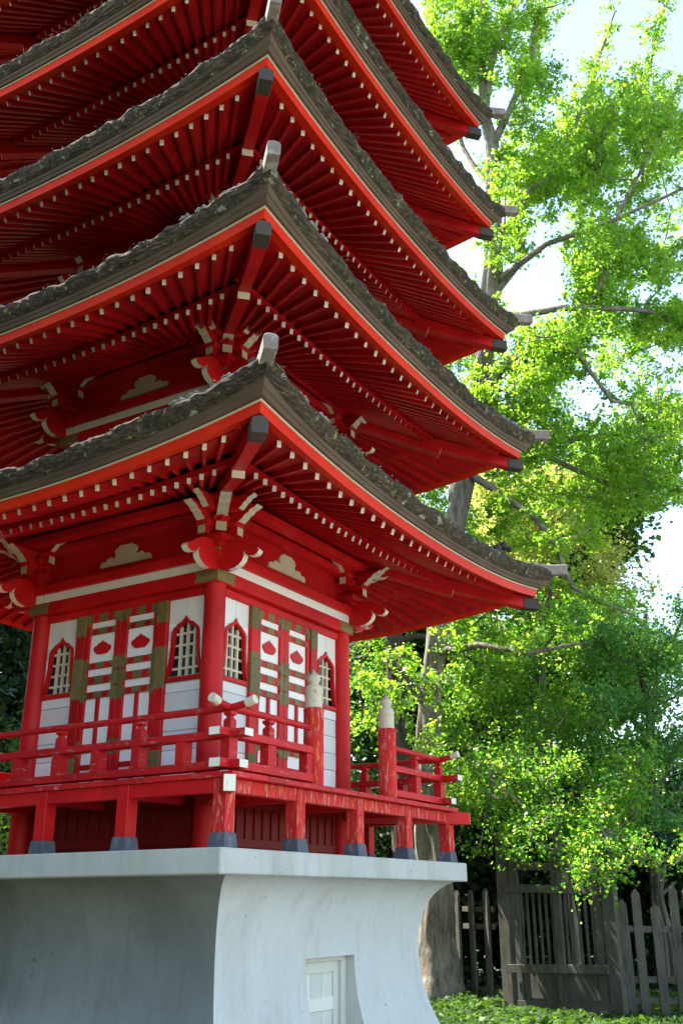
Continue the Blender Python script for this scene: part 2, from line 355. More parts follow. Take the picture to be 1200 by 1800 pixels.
# --- railing
RY, RX0, RX1, RYB = -2.2, -2.12, 2.34, 2.2
def rail_flat(p0, p1, w, h, name, par, ends=(0, 0)):
    mb = MB(); p0 = Vector(p0); p1 = Vector(p1)
    mb.beam((p0+p1)/2, p1, w, h, 0, 1 if ends[1] else 0); mb.beam((p0+p1)/2, p0, w, h, 0, 1 if ends[0] else 0)
    return P(mb, name, ['rail_red', 'white_end'], par, bevel=.004)
def top_rail(pts, r, par, cap0=False, cap1=False):
    pts = [Vector(p) for p in pts]; mb = MB(); mb.tube(pts, r, 12)
    for c, a, b in ((cap0, pts[1], pts[0]), (cap1, pts[-2], pts[-1])):
        if c:
            d = (b-a).normalized(); mb.tube([b-d*.10, b-d*.09, b+d*.008, b+d*.008], [r*1.1, r*1.28, r*1.3, r*.8], 14, 1)
    return P(mb, 'top_rail', ['rail_red', 'cream_paint'], par, smooth=False)
def railing_post(x, y, ztop, par, lower=True):
    mb = MB()
    if lower: mb.box((x-.065, y-.05, .785), (x+.065, y+.05, .99))
    if ztop:
        mb.box((x-.043, y-.043, 1.065), (x+.043, y+.043, ztop-.085)); s = .027
        prof = [(.043, ztop-.085), (.024, ztop-.062), (.024, ztop-.05), (.045, ztop-.03), (.045, ztop-.002)]
        for (a, z0), (b, z1) in zip(prof, prof[1:]):
            mb.add([(x-a,y-a,z0),(x+a,y-a,z0),(x+a,y+a,z0),(x-a,y+a,z0),(x-b,y-b,z1),(x+b,y-b,z1),(x+b,y+b,z1),(x-b,y+b,z1)], [(0,1,5,4),(1,2,6,5),(2,3,7,6),(3,0,4,7)])
    P(mb, 'railing_post', ['rail_red'], par, weld=False)
BZ, MZ, TZ = .745, 1.027, 1.268
def curve_end(p, d, n=5, L=.36, rise=.055):
    return [Vector(p)+Vector(d)*(L*i/n)+Vector((0, 0, rise*(i/n)**2)) for i in range(1, n+1)]
RAIL = empty('railing', (0, 0, 0)); RAIL.parent = PAG; RAIL.location = (0, 0, -GZ)
# left run
rail_flat((RX0, -2.38, BZ), (RX0, RYB, BZ), .13, .075, 'bottom_rail', RAIL, (1, 0))
rail_flat((RX0, -2.43, MZ), (RX0, RYB, MZ), .13, .07, 'middle_rail', RAIL, (1, 0))
top_rail(curve_end((RX0, RY+.08, TZ), (0, -1, 0))[::-1]+[(RX0, RY+.08, TZ), (RX0, RYB, TZ)], .034, RAIL, cap0=True)
for i, y in enumerate([-2.2, -1.66, -1.10, -.56, -.01, .57, 1.12, 1.66, 2.2]): railing_post(RX0, y, TZ-.03 if i % 2 == 0 else 0, RAIL)
# right run, two halves either side of the steps
n0, n1 = -.665, .955
for a, b, s in ((-2.33, n0-.05, 0), (n1+.05, RX1+.12, 1)):
    aa = a if s else RX0; 
    rail_flat((a-.0, RY, BZ+.003), (b, RY, BZ+.003), .13, .08, 'bottom_rail', RAIL, (1-s, 0)); rail_flat((a-.02*(1-s), RY, MZ+.003), (b+.05*s, RY, MZ+.003), .13, .072, 'middle_rail', RAIL, (1-s, 0))
top_rail(curve_end((RX0+.08, RY, TZ+.004), (-1, 0, 0))[::-1]+[(RX0+.08, RY, TZ+.004), (n0-.05, RY, TZ+.004)], .034, RAIL, cap0=True)
top_rail([(n1+.05, RY, TZ+.004), (RX1-.08, RY, TZ+.004)]+curve_end((RX1-.08, RY, TZ+.004), (1, 0, 0)), .034, RAIL, cap1=True)
for x, t in ((-1.49, 1), (-.80, 0), (1.66, 1)): railing_post(x, RY, TZ-.03 if t else 0, RAIL)
railing_post(RX1, RY, TZ-.03, RAIL)
# far and back runs
rail_flat((RX1, -2.40, BZ), (RX1, RYB, BZ), .13, .075, 'bottom_rail', RAIL, (1, 0)); rail_flat((RX1, -2.50, MZ), (RX1, RYB, MZ), .13, .07, 'middle_rail', RAIL, (1, 0))
top_rail(curve_end((RX1, RY+.08, TZ), (0, -1, 0))[::-1]+[(RX1, RY+.08, TZ), (RX1, RYB, TZ)], .034, RAIL, cap0=True)
for i, y in enumerate([-1.66, -1.10, -.56, -.01, .57, 1.12, 1.66, 2.2]): railing_post(RX1, y, TZ-.03 if i % 2 else 0, RAIL)
for z, h, nm in ((BZ, .08, 'bottom_rail'), (MZ, .072, 'middle_rail')): rail_flat((RX0+.07, RYB, z+.004), (RX1-.07, RYB, z+.004), .13, h, nm, RAIL)
top_rail([(RX0, RYB+.005, TZ), (RX1, RYB+.005, TZ)], .034, RAIL)
for i, x in enumerate([-1.49, -.9, -.3, .3, .9, 1.5]): railing_post(x, RYB, TZ-.03 if i % 2 == 0 else 0, RAIL)
def newel(x):
    y = RY; mb = MB()
    prof = [(.108, dz), (.108, 1.44), (.112, 1.452), (.112, 1.472), (.092, 1.486)]
    mb.lathe(prof, (x, y), 22, 0)
    sl = [(.092, 1.486), (.094, 1.52), (.090, 1.525), (.092, 1.57), (.090, 1.655), (.094, 1.66), (.094, 1.69), (.088, 1.70), (.080, 1.725), (.055, 1.735), (.045, 1.745)]
    mb.lathe(sl, (x, y), 22, 1)
    ball = [(.045, 1.745)]+[(.073*math.sin(a), 1.80-.062*math.cos(a)) for a in [.75, 1.1, 1.5, 1.9, 2.3, 2.6]]+[(.022, 1.868), (.012, 1.875), (.004, 1.905), (0.0005, 1.908)]
    mb.lathe(ball, (x, y), 22, 1)
    o = P(mb, 'newel_post', ['worn_red', 'cream_post'], RAIL, smooth=True); return o
newel(n0); newel(n1)

# --- first storey walls
COLX = 1.33
cols = [(-COLX, -COLX), (COLX, -COLX), (-COLX, COLX), (COLX, COLX)]
for x, y in cols:
    mb = MB(); mb.lathe([(.127, .0), (.127, 1.2), (.122, 2.0), (.116, 2.833)], (x, y), 28); P(mb, 'column', ['red_paint'], smooth=True)
WN = 1.33    # wall plane (outer face of the white boards)
WIN = [(.0005, 2.535), (.022, 2.497), (.07, 2.464), (.105, 2.455), (.135, 2.425), (.168, 2.405), (.192, 2.36), (.197, 2.28), (.200, 2.18), (.210, 2.08), (.228, 1.97), (.245, 1.91), (.262, 1.855)]
def offs(pts, d):
    out = []
    for i, (u, z) in enumerate(pts):
        a = pts[max(i-1, 0)]; b = pts[min(i+1, len(pts)-1)]; tx, tz = b[0]-a[0], b[1]-a[1]; l = math.hypot(tx, tz)
        out.append((max(u + tz/l*d, .0005), z - tx/l*d*1.0))
    out[0] = (.0005, pts[0][1]-d*1.5); out[-1] = (out[-1][0], pts[-1][1]+d*.3); return out
WINI = offs(WIN, .034)
def wid(z, pts=WINI):
    if z >= pts[0][1]: return 0
    for (u0, z0), (u1, z1) in zip(pts, pts[1:]):
        if z1 <= z <= z0: return u0+(u1-u0)*(z0-z)/(z0-z1+1e-9)
    return pts[-1][0]
ORN = [(0, .088), (.022, .066), (.05, .060), (.068, .040), (.085, .034), (.108, .022), (.118, 0), (.110, -.026), (.092, -.036), (.080, -.052), (.058, -.064), (0, -.066)]
ORN = [(u*1.14, z*1.06) for u, z in ORN]
ORN = ORN+[(-u, z) for u, z in ORN[-2:0:-1]]
def wall(side):
    xf = SIDES[side]; front = side in ('left', 'right')
    for s in (-1, 1):
        W = MB(); c = s*.95; a, b = s*.70, s*1.212
        lo, hi = min(a, b), max(a, b)
        if front:
            pts = WINI
            for (u0, zz0), (u1, zz1) in zip(pts, pts[1:]):
                W.add([xf(lo, WN, zz0), xf(c-u0, WN, zz0), xf(c-u1, WN, zz1), xf(lo, WN, zz1)], [(0, 1, 2, 3)])
                W.add([xf(hi, WN, zz0), xf(c+u0, WN, zz0), xf(c+u1, WN, zz1), xf(hi, WN, zz1)], [(0, 1, 2, 3)])
            zt = pts[0][1]; zb = pts[-1][1]
            W.box((lo, WN-.02, zt), (c-.0025, WN, 2.742), 0, xf); W.box((c+.0025, WN-.02, zt), (hi, WN, 2.742), 0, xf)
            W.box((lo, WN-.02, 1.80), (hi, WN-.002, zb), 0, xf)
        else: W.box((lo, WN-.02, 1.80), (hi, WN, 2.742), 0, xf)
        seams = [1.80, 1.690, 1.485, 1.275, 1.07, .87, .66]
        for z1, z0 in zip(seams, seams[1:]): W.box((lo, WN-.02, z0+.0035), (hi, WN+.004+random.uniform(-.003, .003), z1-.0035), 0, xf)
        W.box((lo, WN-.05, .6), (hi, WN-.021, 2.74), 1, xf) if not front else W.box((lo, WN-.11, .6), (hi, WN-.09, 2.74), 1, xf)
        WO = P(W, 'wall', ['white_paint', 'window_dark'], weld=False)
    F = MB()     # lintel, jambs, sill boards
    F.box((-1.22, WN-.04, 2.742), (1.22, WN+.035, 2.832), 0, xf)
    for s in (-1, 1):
        F.box((s*.625-.072, WN-.04, .62), (s*.625+.072, WN+.05, 2.742), 0, xf)
        F.box((s*1.212-.012, WN-.03, .62), (s*1.212+.012, WN+.012, 2.742), 0, xf)
        F.box((s*.957-.25, WN-.01, 1.805), (s*.957+.25, WN+.03, 1.856), 0, xf)
    P(F, 'wall_frame', ['red_paint'], WO, bevel=.005)
    for s in (-1, 1):
        for a, b in ((2.48, 2.739), (1.735, 2.22), (.64, 1.08)):
            h = .074; poly = [(s*.625-h, a), (s*.625-.03, a+.02), (s*.625, a), (s*.625+.03, a+.02), (s*.625+h, a), (s*.625+h, b), (s*.625-h, b)]
            G = MB(); G.prism(poly, WN+.02, WN+.054, xf); P(G, 'jamb_fitting', ['gold_fitting'], WO, bevel=.003)
    if front:
        for s in (-1, 1):
            c = s*.95; M = MB()
            o1 = [(c-u, z) for u, z in WIN[::-1]]+[(c+u, z) for u, z in WIN]; i1 = [(c-u, z) for u, z in WINI[::-1]]+[(c+u, z) for u, z in WINI]
            for k in range(len(o1)-1):
                q = [o1[k], o1[k+1], i1[k+1], i1[k]]
                f = [xf(u, WN+.024, z) for u, z in q]; g = [xf(u, WN-.03, z) for u, z in q]
                M.add(f+g, [(0, 1, 2, 3), (0, 1, 5, 4), (3, 2, 6, 7)])
            WINO = P(M, 'window', ['red_paint'], WO)
            L = MB()
            for u in (-.098, 0, .098):
                zt = 1.84
                while zt < 2.5 and wid(zt) > abs(u)+.012: zt += .005
                L.box((c+u-.0145, WN-.055, 1.83), (c+u+.0145, WN-.025, zt+.02), 0, xf)
            for z in (1.955, 2.085, 2.215, 2.345):
                L.box((c-wid(z)-.01, WN-.056, z-.012), (c+wid(z)+.01, WN-.028, z+.012), 0, xf)
            P(L, 'lattice', ['cream_paint'], WO)
            K = MB(); K.box((c-.27, WN-.09, 1.82), (c+.27, WN-.06, 2.56), 0, xf); P(K, 'pane', ['window_dark'], WO)
        DN = WN+.012
        for s in (-1, 1):
            D = MB(); a, b = .0025, .548
            def bx(u0, u1, n0, n1, z0, z1, mat, mb): mb.box((min(s*u0, s*u1), n0, z0), (max(s*u0, s*u1), n1, z1), mat, xf)
            bx(a, b, WN-.05, DN-.012, .64, 2.742, 1, D)
            bx(a, .095, WN-.02, DN+.018, .64, 2.742, 0, D); bx(.49, b, WN-.02, DN+.018, .64, 2.742, 0, D)
            rails = [(2.648, 2.742), (2.498, 2.568), (2.088, 2.158), (1.908, 1.998), (1.745, 1.818), (1.14, 1.215), (.95, 1.0), (.64, .70)]
            for z0, z1 in rails: bx(.095, .49, WN-.02, DN+.014, z0, z1, 0, D)
            bx(.268, .318, WN-.02, DN+.014, .70, .95, 0, D); bx(.268, .318, WN-.02, DN+.014, 1.215, 1.745, 0, D)
            DO = P(D, 'door', ['red_paint', 'white_paint'], WO, bevel=.004)
            def fit(q, n1): Q = MB(); Q.prism(q, DN, n1, xf); P(Q, 'door_fitting', ['gold_fitting'], WO)
            for z0, z1 in rails[:6]:
                zc = (z0+z1)/2; hh = (z1-z0)/2
                u0 = s*.292; q = [(-.075, -hh), (-.06, 0), (-.075, hh), (.075, hh), (.06, 0), (.075, -hh)]
                fit([(u0+u, zc+z*.97) for u, z in q], DN+.019)
                for e, d in ((.095, 1), (.49, -1)):
                    q = [(0, -hh), (.05, -hh), (.035, 0), (.05, hh), (0, hh)]
                    fit([(s*(e+d*u), zc+z*.97) for u, z in q], DN+.0185)
                for e0, e1 in ((.004, .092), (.493, .546)):
                    if zc > 2.6 or 1.70 < zc < 2.13 or zc < 1.2:
                        q = [(s*e0, zc-hh-.055), (s*(e0+e1)/2, zc-hh-.03), (s*e1, zc-hh-.055), (s*e1, min(zc+hh+.055, 2.738)), (s*(e0+e1)/2, min(zc+hh+.03, 2.73)), (s*e0, min(zc+hh+.055, 2.738))]
                        fit(q, DN+.023)
            T = MB(); T.prism([(s*.292+u*1.0, 2.325+z) for u, z in ORN], DN-.02, DN+.004, xf); P(T, 'door_emblem', ['red_paint'], WO)
    # panelled wall below the deck
    U = MB(); U.box((-1.25, WN-.05, .002), (1.25, WN, .61), 0, xf); U.box((-1.25, WN, .10), (1.25, WN+.015, .19), 0, xf); U.box((-1.22, WN, .50), (1.22, WN+.02, .608), 0, xf)
    for i in range(15): u = -1.13+2.26*i/14; U.box((u-.022, WN+.0, .19), (u+.022, WN+.018, .50), 0, xf)
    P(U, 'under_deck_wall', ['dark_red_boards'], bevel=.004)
for s in SIDES: wall(s)
mb = MB(); mb.box((-1.2, -1.2, .01), (1.2, 1.2, 13.2)); P(mb, 'core', ['dark_red_boards'])

# --- storeys above the wall: beams, frieze, brackets
TE = [3.352, 3.29, 3.21, 3.148, 3.086]; TZC = [3.656, 5.785, 7.80, 9.88, 11.926]
DZS = [0, 2.32, 4.43, 6.55, 8.64]           # how far each upper storey's beams stand above the first one's
CLOUD = [(-.40, 3.30), (-.385, 3.36), (-.345, 3.375), (-.31, 3.365), (-.285, 3.40), (-.235, 3.415), (-.18, 3.395), (-.15, 3.42), (-.175, 3.47), (-.155, 3.51), (-.12, 3.52), (-.09, 3.545), (-.03, 3.54)]
CLOUD = CLOUD+[(-u, z) for u, z in CLOUD[::-1]]
NOSE = [(1.42, 2.99), (1.46, 2.965), (1.53, 2.938), (1.60, 2.93), (1.68, 2.94), (1.735, 2.965), (1.78, 3.005), (1.80, 3.055), (1.79, 3.10), (1.765, 3.112), (1.80, 3.105), (1.83, 3.062), (1.875, 3.04), (1.93, 3.034), (1.975, 3.05), (1.995, 3.085), (1.965, 3.12), (1.915, 3.145), (1.875, 3.17), (1.83, 3.205), (1.765, 3.235), (1.70, 3.26), (1.63, 3.268), (1.57, 3.255), (1.52, 3.215), (1.47, 3.19), (1.42, 3.185)]
WAVE = [(0, 0), (.045, .045), (.065, .085), (.10, .105), (.125, .15), (.165, .165), (.20, .20)]
def storey(k):
    O = DZS[k]; b0 = (0, -.10, -.20, -.28, -.35)[k]
    def zf(xf): return lambda u, n, z: xf(u, n+b0, z+O)
    E = 1.45
    for side, xf0 in SIDES.items():
        xf = zf(xf0); front = side in ('left', 'right')
        B = MB(); L = (1.45 if side in ('right', 'back') else 1.249)+b0; L2 = L+.03 if side in ('right', 'back') else L+.01
        B.box((-L, 1.25, 2.833), (L, 1.45, 2.985), 0, xf); B.box((-L2, 1.26, 3.092), (L2, 1.485 if side in ('right', 'back') else 1.48, 3.205), 0, xf)
        if k: B.box((-1.25-b0, 1.26, 2.2), (1.25+b0, 1.36, 2.833), 0, xf)
        BO = P(B, 'wall_beam', ['red_paint'], bevel=.006)
        F = MB(); F.box(((-1.44-b0) if side in ('right', 'back') else (-1.249-b0), 1.28, 2.986), ((1.44+b0) if side in ('right', 'back') else (1.249+b0), 1.437, 3.091), 0, xf); P(F, 'white_band', ['cream_paint' if 0 else 'white_paint'], BO)
        F = MB(); F.box((-1.279-b0, 1.28, 3.206), (1.279+b0, 1.36, 3.93), 0, xf)
        c = 0 if side in ('right', 'back') else .145
        F.box((-1.50-b0+c, 1.36, 3.58), (1.50+b0-c, 1.50, 3.68), 0, xf); F.box((-1.70-b0+c, 1.56, 3.665), (1.70+b0-c, 1.70, 3.765), 0, xf)
        P(F, 'frieze', ['red_paint'], BO, bevel=.005)
        if front or k == 0:
            F = MB(); F.prism(CLOUD, 1.35, 1.385, xf); P(F, 'cloud_ornament', ['cream_paint'], BO)
    for sx, sy in ((-1, -1), (1, -1), (-1, 1)):
        C = MB()     # corner bracket set: arms along both walls and the diagonal
        ax = lambda r, t, z: Vector((sx*(r+b0), sy*(1.38+b0+t), z+O)); ay = lambda r, t, z: Vector((sx*(1.38+b0+t), sy*(r+b0), z+O))
        s2 = math.sqrt(.5)
        dg = lambda r, t, z: Vector((sx*(r+b0+t*s2), sy*(r+b0-t*s2), z+O))
        axi = lambda r, t, z: Vector((sx*(r+b0), sy*(1.51+b0+t), z+O)); ayi = lambda r, t, z: Vector((sx*(1.51+b0+t), sy*(r+b0), z+O))
        def arm(xf, r0, r1, zc, hw=.055, size=.10, dirn=1, rz=.11):
            # square arm, bearing block, carved nose above
            C.box((min(r0, r1), -hw, zc-size/2), (max(r0, r1), hw, zc+size/2), 0, xf)
            C.add([xf(r1+dirn*.003, -hw*.94, zc-size*.47), xf(r1+dirn*.003, hw*.94, zc-size*.47), xf(r1+dirn*.003, hw*.94, zc+size*.47), xf(r1+dirn*.003, -hw*.94, zc+size*.47)], [(0, 1, 2, 3)], 1)
            z0 = zc+size/2; q = r1-dirn*.05
            C.add([xf(q-dirn*.09, -hw*1.1, z0), xf(q+dirn*.03, -hw*1.1, z0), xf(q+dirn*.03, hw*1.1, z0), xf(q-dirn*.09, hw*1.1, z0),
                   xf(q-dirn*.11, -hw*1.5, z0+.035), xf(q+dirn*.06, -hw*1.5, z0+.035), xf(q+dirn*.06, hw*1.5, z0+.035), xf(q-dirn*.11, hw*1.5, z0+.035),
                   xf(q-dirn*.11, -hw*1.5, z0+.06), xf(q+dirn*.06, -hw*1.5, z0+.06), xf(q+dirn*.06, hw*1.5, z0+.06), xf(q-dirn*.11, hw*1.5, z0+.06)],
                  [(0,1,2,3),(0,1,5,4),(1,2,6,5),(2,3,7,6),(3,0,4,7),(4,5,9,8),(5,6,10,9),(6,7,11,10),(7,4,8,11),(8,9,10,11)], 0)
            nose(xf, r1+dirn*.015, z0+.055, hw, dirn, r0)
        def nose(xf, r, z, hw, dirn, rback, f=1.25, fz=.78):
            pl = [(r+dirn*a*f, z+b*fz) for a, b in WAVE]; top = pl[-1]
            poly = [(rback, z)]+pl+[(rback, top[1])]
            C.prism(poly, -hw, hw, lambda u, n, zz: xf(u, n, zz), 0, lambda i: 1 if 1 <= i <= len(pl)-1 else 0)
        for a in (ax, ay): arm(a, 1.30, 1.68, 3.372)
        arm(dg, 1.30, 1.545, 3.42, .062, .115)
        for a in (axi, ayi):
            nose(a, 1.78, 3.575, .042, 1, 1.4, 1.0, .72)
            arm(a, 1.5, 1.10, 3.50, .05, .095, -1)
        # stacked blocks in the heart of the set
        for z0, z1, h in ((3.207, 3.26, .15), (3.26, 3.33, .20), (3.42, 3.47, .14), (3.47, 3.53, .19)):
            C.box((-h, -h, z0), (h, h, z1), 0, lambda u, n, z: Vector((sx*(1.40+b0)+u, sy*(1.40+b0)+n, z+O)))
        BR = P(C, 'bracket_set', ['red_paint', 'cream_paint'])
        for a in (ax, ay):
            N = MB()
            N.prism(NOSE, -.005, .075, a, 0, lambda i: 1 if 3 <= i <= 15 else 0); P(N, 'carved_nosing', ['red_paint', 'white_end'], BR)
        L = .33
        c0 = 1.456; zf0, zf1 = 2.845, 2.972
        for a in (ax, ay):
            N = MB()
            q = [(c0, zf0), (c0, zf1), (c0-L, zf1), (c0-L+.03, (zf0+zf1)/2), (c0-L, zf0)]
            N.prism(q, .03, .0755, a, 0); P(N, 'corner_fitting', ['gold_fitting'], BR, bevel=.003)
        N = MB(); N.box((-.055, -.055, 3.185), (.055, .055, 3.275), 0, lambda u, n, z: Vector((sx*(1.445+b0)+u, sy*(1.445+b0)+n, z+O)))
        P(N, 'corner_fitting', ['gold_fitting'], BR, bevel=.003)
for k in range(5): storey(k)

# --- roofs
def roof(k):
    e0 = TE[k]; zmid = TZC[k]-.265; sc = e0/3.352; dE = e0-3.352   # first roof's measures, moved in by dE
    def Z(n, u, zm):     # height of a line that runs at distance n, with the eave's lift towards the corners
        a = .265*(max(n-dE, .1)/3.352)**2.8
        return zm + a*(abs(u)/n)**2.2
    S = 40
    ss = [-1+2*i/S for i in range(S+1)]
    def strip(mb, rows, mat, S_=None, closed=False):
        # rows: (distance n, height above zmid) -> a surface swept along each of the four eaves
        for xf in SIDES.values():
            vs = []
            for n, h in rows:
                for s in ss: u = s*n; vs.append(xf(u, n, Z(n, u, zmid+h)))
            m_ = S+1; R_ = len(rows)
            fs = [(i*m_+j, i*m_+j+1, ((i+1) % R_)*m_+j+1, ((i+1) % R_)*m_+j) for i in range(R_ if closed else R_-1) for j in range(S)]
            mb.add(vs, fs, mat)
    # mossy shingle roof: swept profile with ragged rows
    mb = MB(); NS = 150
    rows = [(-.10, .0135, 0), (.03, .0135, 0), (.042, .017, 0), (.060, .052, 0), (.070, .054, 0), (.082, .088, 0), (.092, .090, 1), (.120, .120, 1), (.146, .165, 1), (.160, .205, 1), (.160, .235, 1), (.142, .26, 1), (.10, .275, 1), (.0, .305, 1), (-.3, .43, 1), (-.8, .70, 1), (-1.4, 1.05, 1), (-2.0, 1.50, 1)]
    if k == 4: rows += [(-2.6, 2.1, 1), (-3.0, 2.9, 1)]
    nz = Vector((k*17.3, 3.1, 5.7))
    for si, xf in enumerate(SIDES.values()):
        vs = []
        for ri, (dn, h, mt) in enumerate(rows):
            for j in range(NS+1):
                s = -1+2*j/NS; n = e0+dn; fl = abs(s)**9
                if ri >= 1 and dn > -.2: n += .06*fl*min(1, h/.09)
                u = s*n; z = Z(n if dn > -.2 else e0*(1+dn/3.3), u*(1 if dn > -.2 else e0*(1+dn/3.3)/n), zmid+h) + (.03*fl if h > .08 else 0)
                edge = 1-abs(s)**30
                if mt and dn > -.4:
                    p = xf(u, n, z)*9+nz; q = xf(u, n, z)*28+nz
                    t = noise.noise(p)*.55+noise.noise(q)*.45; t2 = noise.noise(p*.45+Vector((9, 9, 9)))
                    a = min(1, (h-.085)/.09)
                    n += (t*.020+t2*.018)*a*edge; z += (noise.noise(q+Vector((4, 0, 0)))*.014+t2*.05)*a*edge
                vs.append(xf(u, n, z))
        m_ = NS+1
        for i in range(len(rows)-1):
            mb.add(vs[i*m_:(i+2)*m_], [(j, j+1, m_+j+1, m_+j) for j in range(NS)], 1 if rows[i+1][2] and rows[i][2] else 0)
        # bark flakes and lichen crusts along the upper edge
        if k < 4:
            for _ in range(170 if si < 2 else 40):
                s = random.uniform(-1, 1); f = random.choice([9, 10, 11, 11, 12, 12]); b = Vector(vs[f*m_+int((s+1)/2*NS)])
                b += Vector((random.uniform(-.03, .03), random.uniform(-.03, .03), random.uniform(-.012, .022)))
                L = random.uniform(.010, .030); t = Vector((random.gauss(0, 1), random.gauss(0, 1), random.gauss(0, .6))).normalized()*L; t2 = Vector((random.gauss(0, 1), random.gauss(0, 1), random.gauss(0, .5))).normalized()*L*.8
                nn = t.cross(t2).normalized()*L*.4
                mb.add([b, b+t, b+t2, b+nn+t*.3+t2*.3], [(0, 1, 2), (0, 1, 3), (1, 2, 3), (2, 0, 3)], 2)
    RO = P(mb, 'roof', ['eave_board', 'mossy_bark', 'lichen_chip'], smooth=False, weld=False)
    # fascia and cream strip
    mb = MB(); strip(mb, [(e0, -.002), (e0-.012, -.10), (e0-.135, -.062), (e0-.135, -.002)], 0, closed=True); P(mb, 'fascia', ['fascia_red'], RO)
    mb = MB(); strip(mb, [(e0+.016, 0), (e0+.016, .012), (e0-.10, .012), (e0-.10, 0)], 0, closed=True); P(mb, 'cream_strip', ['cream_paint'], RO)
    # soffits and the inner batten that carries the flying rafters
    en = 2.42+dE
    zl = 3.525-3.391; zu_in = 3.665-3.391; zu_out = -.091
    mb = MB(); strip(mb, [(e0-.13, zu_out+.018), (en-.03, zu_in+.037)], 0); strip(mb, [(en+.0, zl+.037), (1.36+dE, zl+.037+.43)], 0); P(mb, 'soffit', ['eave_red'], RO)
    mb = MB(); strip(mb, [(en-.012, zl+.0375), (en-.012, zl+.105), (en-.10, zl+.14), (en-.10, zl+.06)], 0, closed=True); P(mb, 'eave_batten', ['eave_red'], RO)
    # rafters fan out from the middle
    N = 27; stuff = MB()
    nu = e0-.147
    for side, xf in SIDES.items():
        for i in range(N):
            uo = (-.8875+1.775*i/(N-1))*nu; ul = (-.876+1.752*i/(N-1))*en
            po = xf(uo, nu, Z(nu, uo, zmid+zu_out)); ui = uo*(en-.12)/nu; pi = xf(ui, en-.12, Z(en-.12, ui, zmid+zu_in+.055))
            lo = xf(ul, en, Z(en, ul, zmid+zl)); li = xf(ul*(1.40+dE)/en, 1.40+dE, Z(1.40, 0, zmid+zl+.415)+.107*.2)
            jt = random.uniform(-.006, .006); jv = Vector((0, 0, random.uniform(-.005, .005)))
            for (a, b, ww, hh, kind) in ((pi, po, .042, .066, 'u'), (li, lo, .042, .062, 'l')):
                a = a+Vector((jt, -jt, 0)); b = b+jv+(b-a).normalized()*random.uniform(-.010, .004); ww *= random.uniform(.92, 1.08); single = k == 0 and side in ('left', 'right') and (kind == 'u' or 2 <= i <= 24)
                mbx = MB() if single else stuff
                mbx.beam(a, b, ww, hh, 0, 1)
                if single: P(mbx, 'rafter', ['eave_red', 'white_end'], RO)
    o = P(stuff, 'rafters', ['eave_red', 'white_end'], RO, weld=False); o['kind'] = 'stuff'
    # hip rafters and ridge ends
    for sx, sy in ((-1, -1), (1, -1), (-1, 1), (1, 1)):
        D = lambda e, z: Vector((sx*(e+dE), sy*(e+dE), z+zmid))
        mb = MB()
        top0, top1 = 3.73-3.391, 3.50-3.391; b0, b1 = 3.565-3.391, 3.345-3.391
        mb.beam(D(2.30, (top0+b0)/2), D(3.20, (top1+b1)/2+.02), .13, .16, 0)
        mb.beam(D(1.5, 3.84-3.391), D(2.45, 3.515-3.391), .135, .115, 0, 1)
        H = P(mb, 'hip_rafter', ['eave_red', 'white_end'], RO, bevel=.004)
        mb = MB(); s2 = math.sqrt(.5)
        cx = lambda e: (lambda u, z: Vector((sx*(e+dE+u*s2), sy*(e+dE-u*s2), z+zmid)))
        hexo = [(-.072, -.085), (.072, -.085), (.074, .055), (.05, .078), (0, .088), (-.05, .078), (-.074, .055)]
        A = [cx(3.18)(u, z+.055) for u, z in hexo]; B = [cx(3.352)(u, z*.95+.04) for u, z in hexo]
        mb.add(A+B, [tuple(range(7)), tuple(range(7, 14))]+[(i, (i+1) % 7, 7+(i+1) % 7, 7+i) for i in range(7)], 0)
        P(mb, 'hip_cap', ['dark_cap'], RO, bevel=.004)
        mb = MB()
        zc = .265
        path = [(1.7, zc+.88), (2.3, zc+.57), (2.8, zc+.40), (3.2, zc+.315), (3.5, zc+.30), (3.69, zc+.325)]
        hexr = [(-.060, -.075), (.060, -.075), (.066, .05), (.045, .075), (0, .082), (-.045, .075), (-.066, .05)]
        pr = [[cx(e)(u, z+zz) for u, z in hexr] for e, zz in path]
        for a, b in zip(pr, pr[1:]): mb.add(a+b, [(i, (i+1) % 7, 7+(i+1) % 7, 7+i) for i in range(7)], 0)
        mb.add(pr[-1], [tuple(range(7))], 0)
        # stepped second course with a small horned end
        p2 = [(1.7, zc+1.0), (2.3, zc+.69), (2.75, zc+.53), (3.02, zc+.47)]
        pr = [[cx(e)(u*.9, z*.8+zz) for u, z in hexr] for e, zz in p2]
        for a, b in zip(pr, pr[1:]): mb.add(a+b, [(i, (i+1) % 7, 7+(i+1) % 7, 7+i) for i in range(7)], 1)
        mb.add(pr[-1], [tuple(range(7))], 1)
        for e, zz, r in ((2.96, .56, .07), (3.03, .62, .06), (3.09, .575, .045)):
            c = cx(e)(0, zc+zz); mb.tube([c-Vector((0, 0, r)), c-Vector((0, 0, r*.5)), c+Vector((0, 0, r*.5)), c+Vector((0, 0, r))], [r*.5, r, r, r*.5], 8, 1)
        P(mb, 'ridge', ['ridge_wood', 'dark_cap'], RO, bevel=.006)
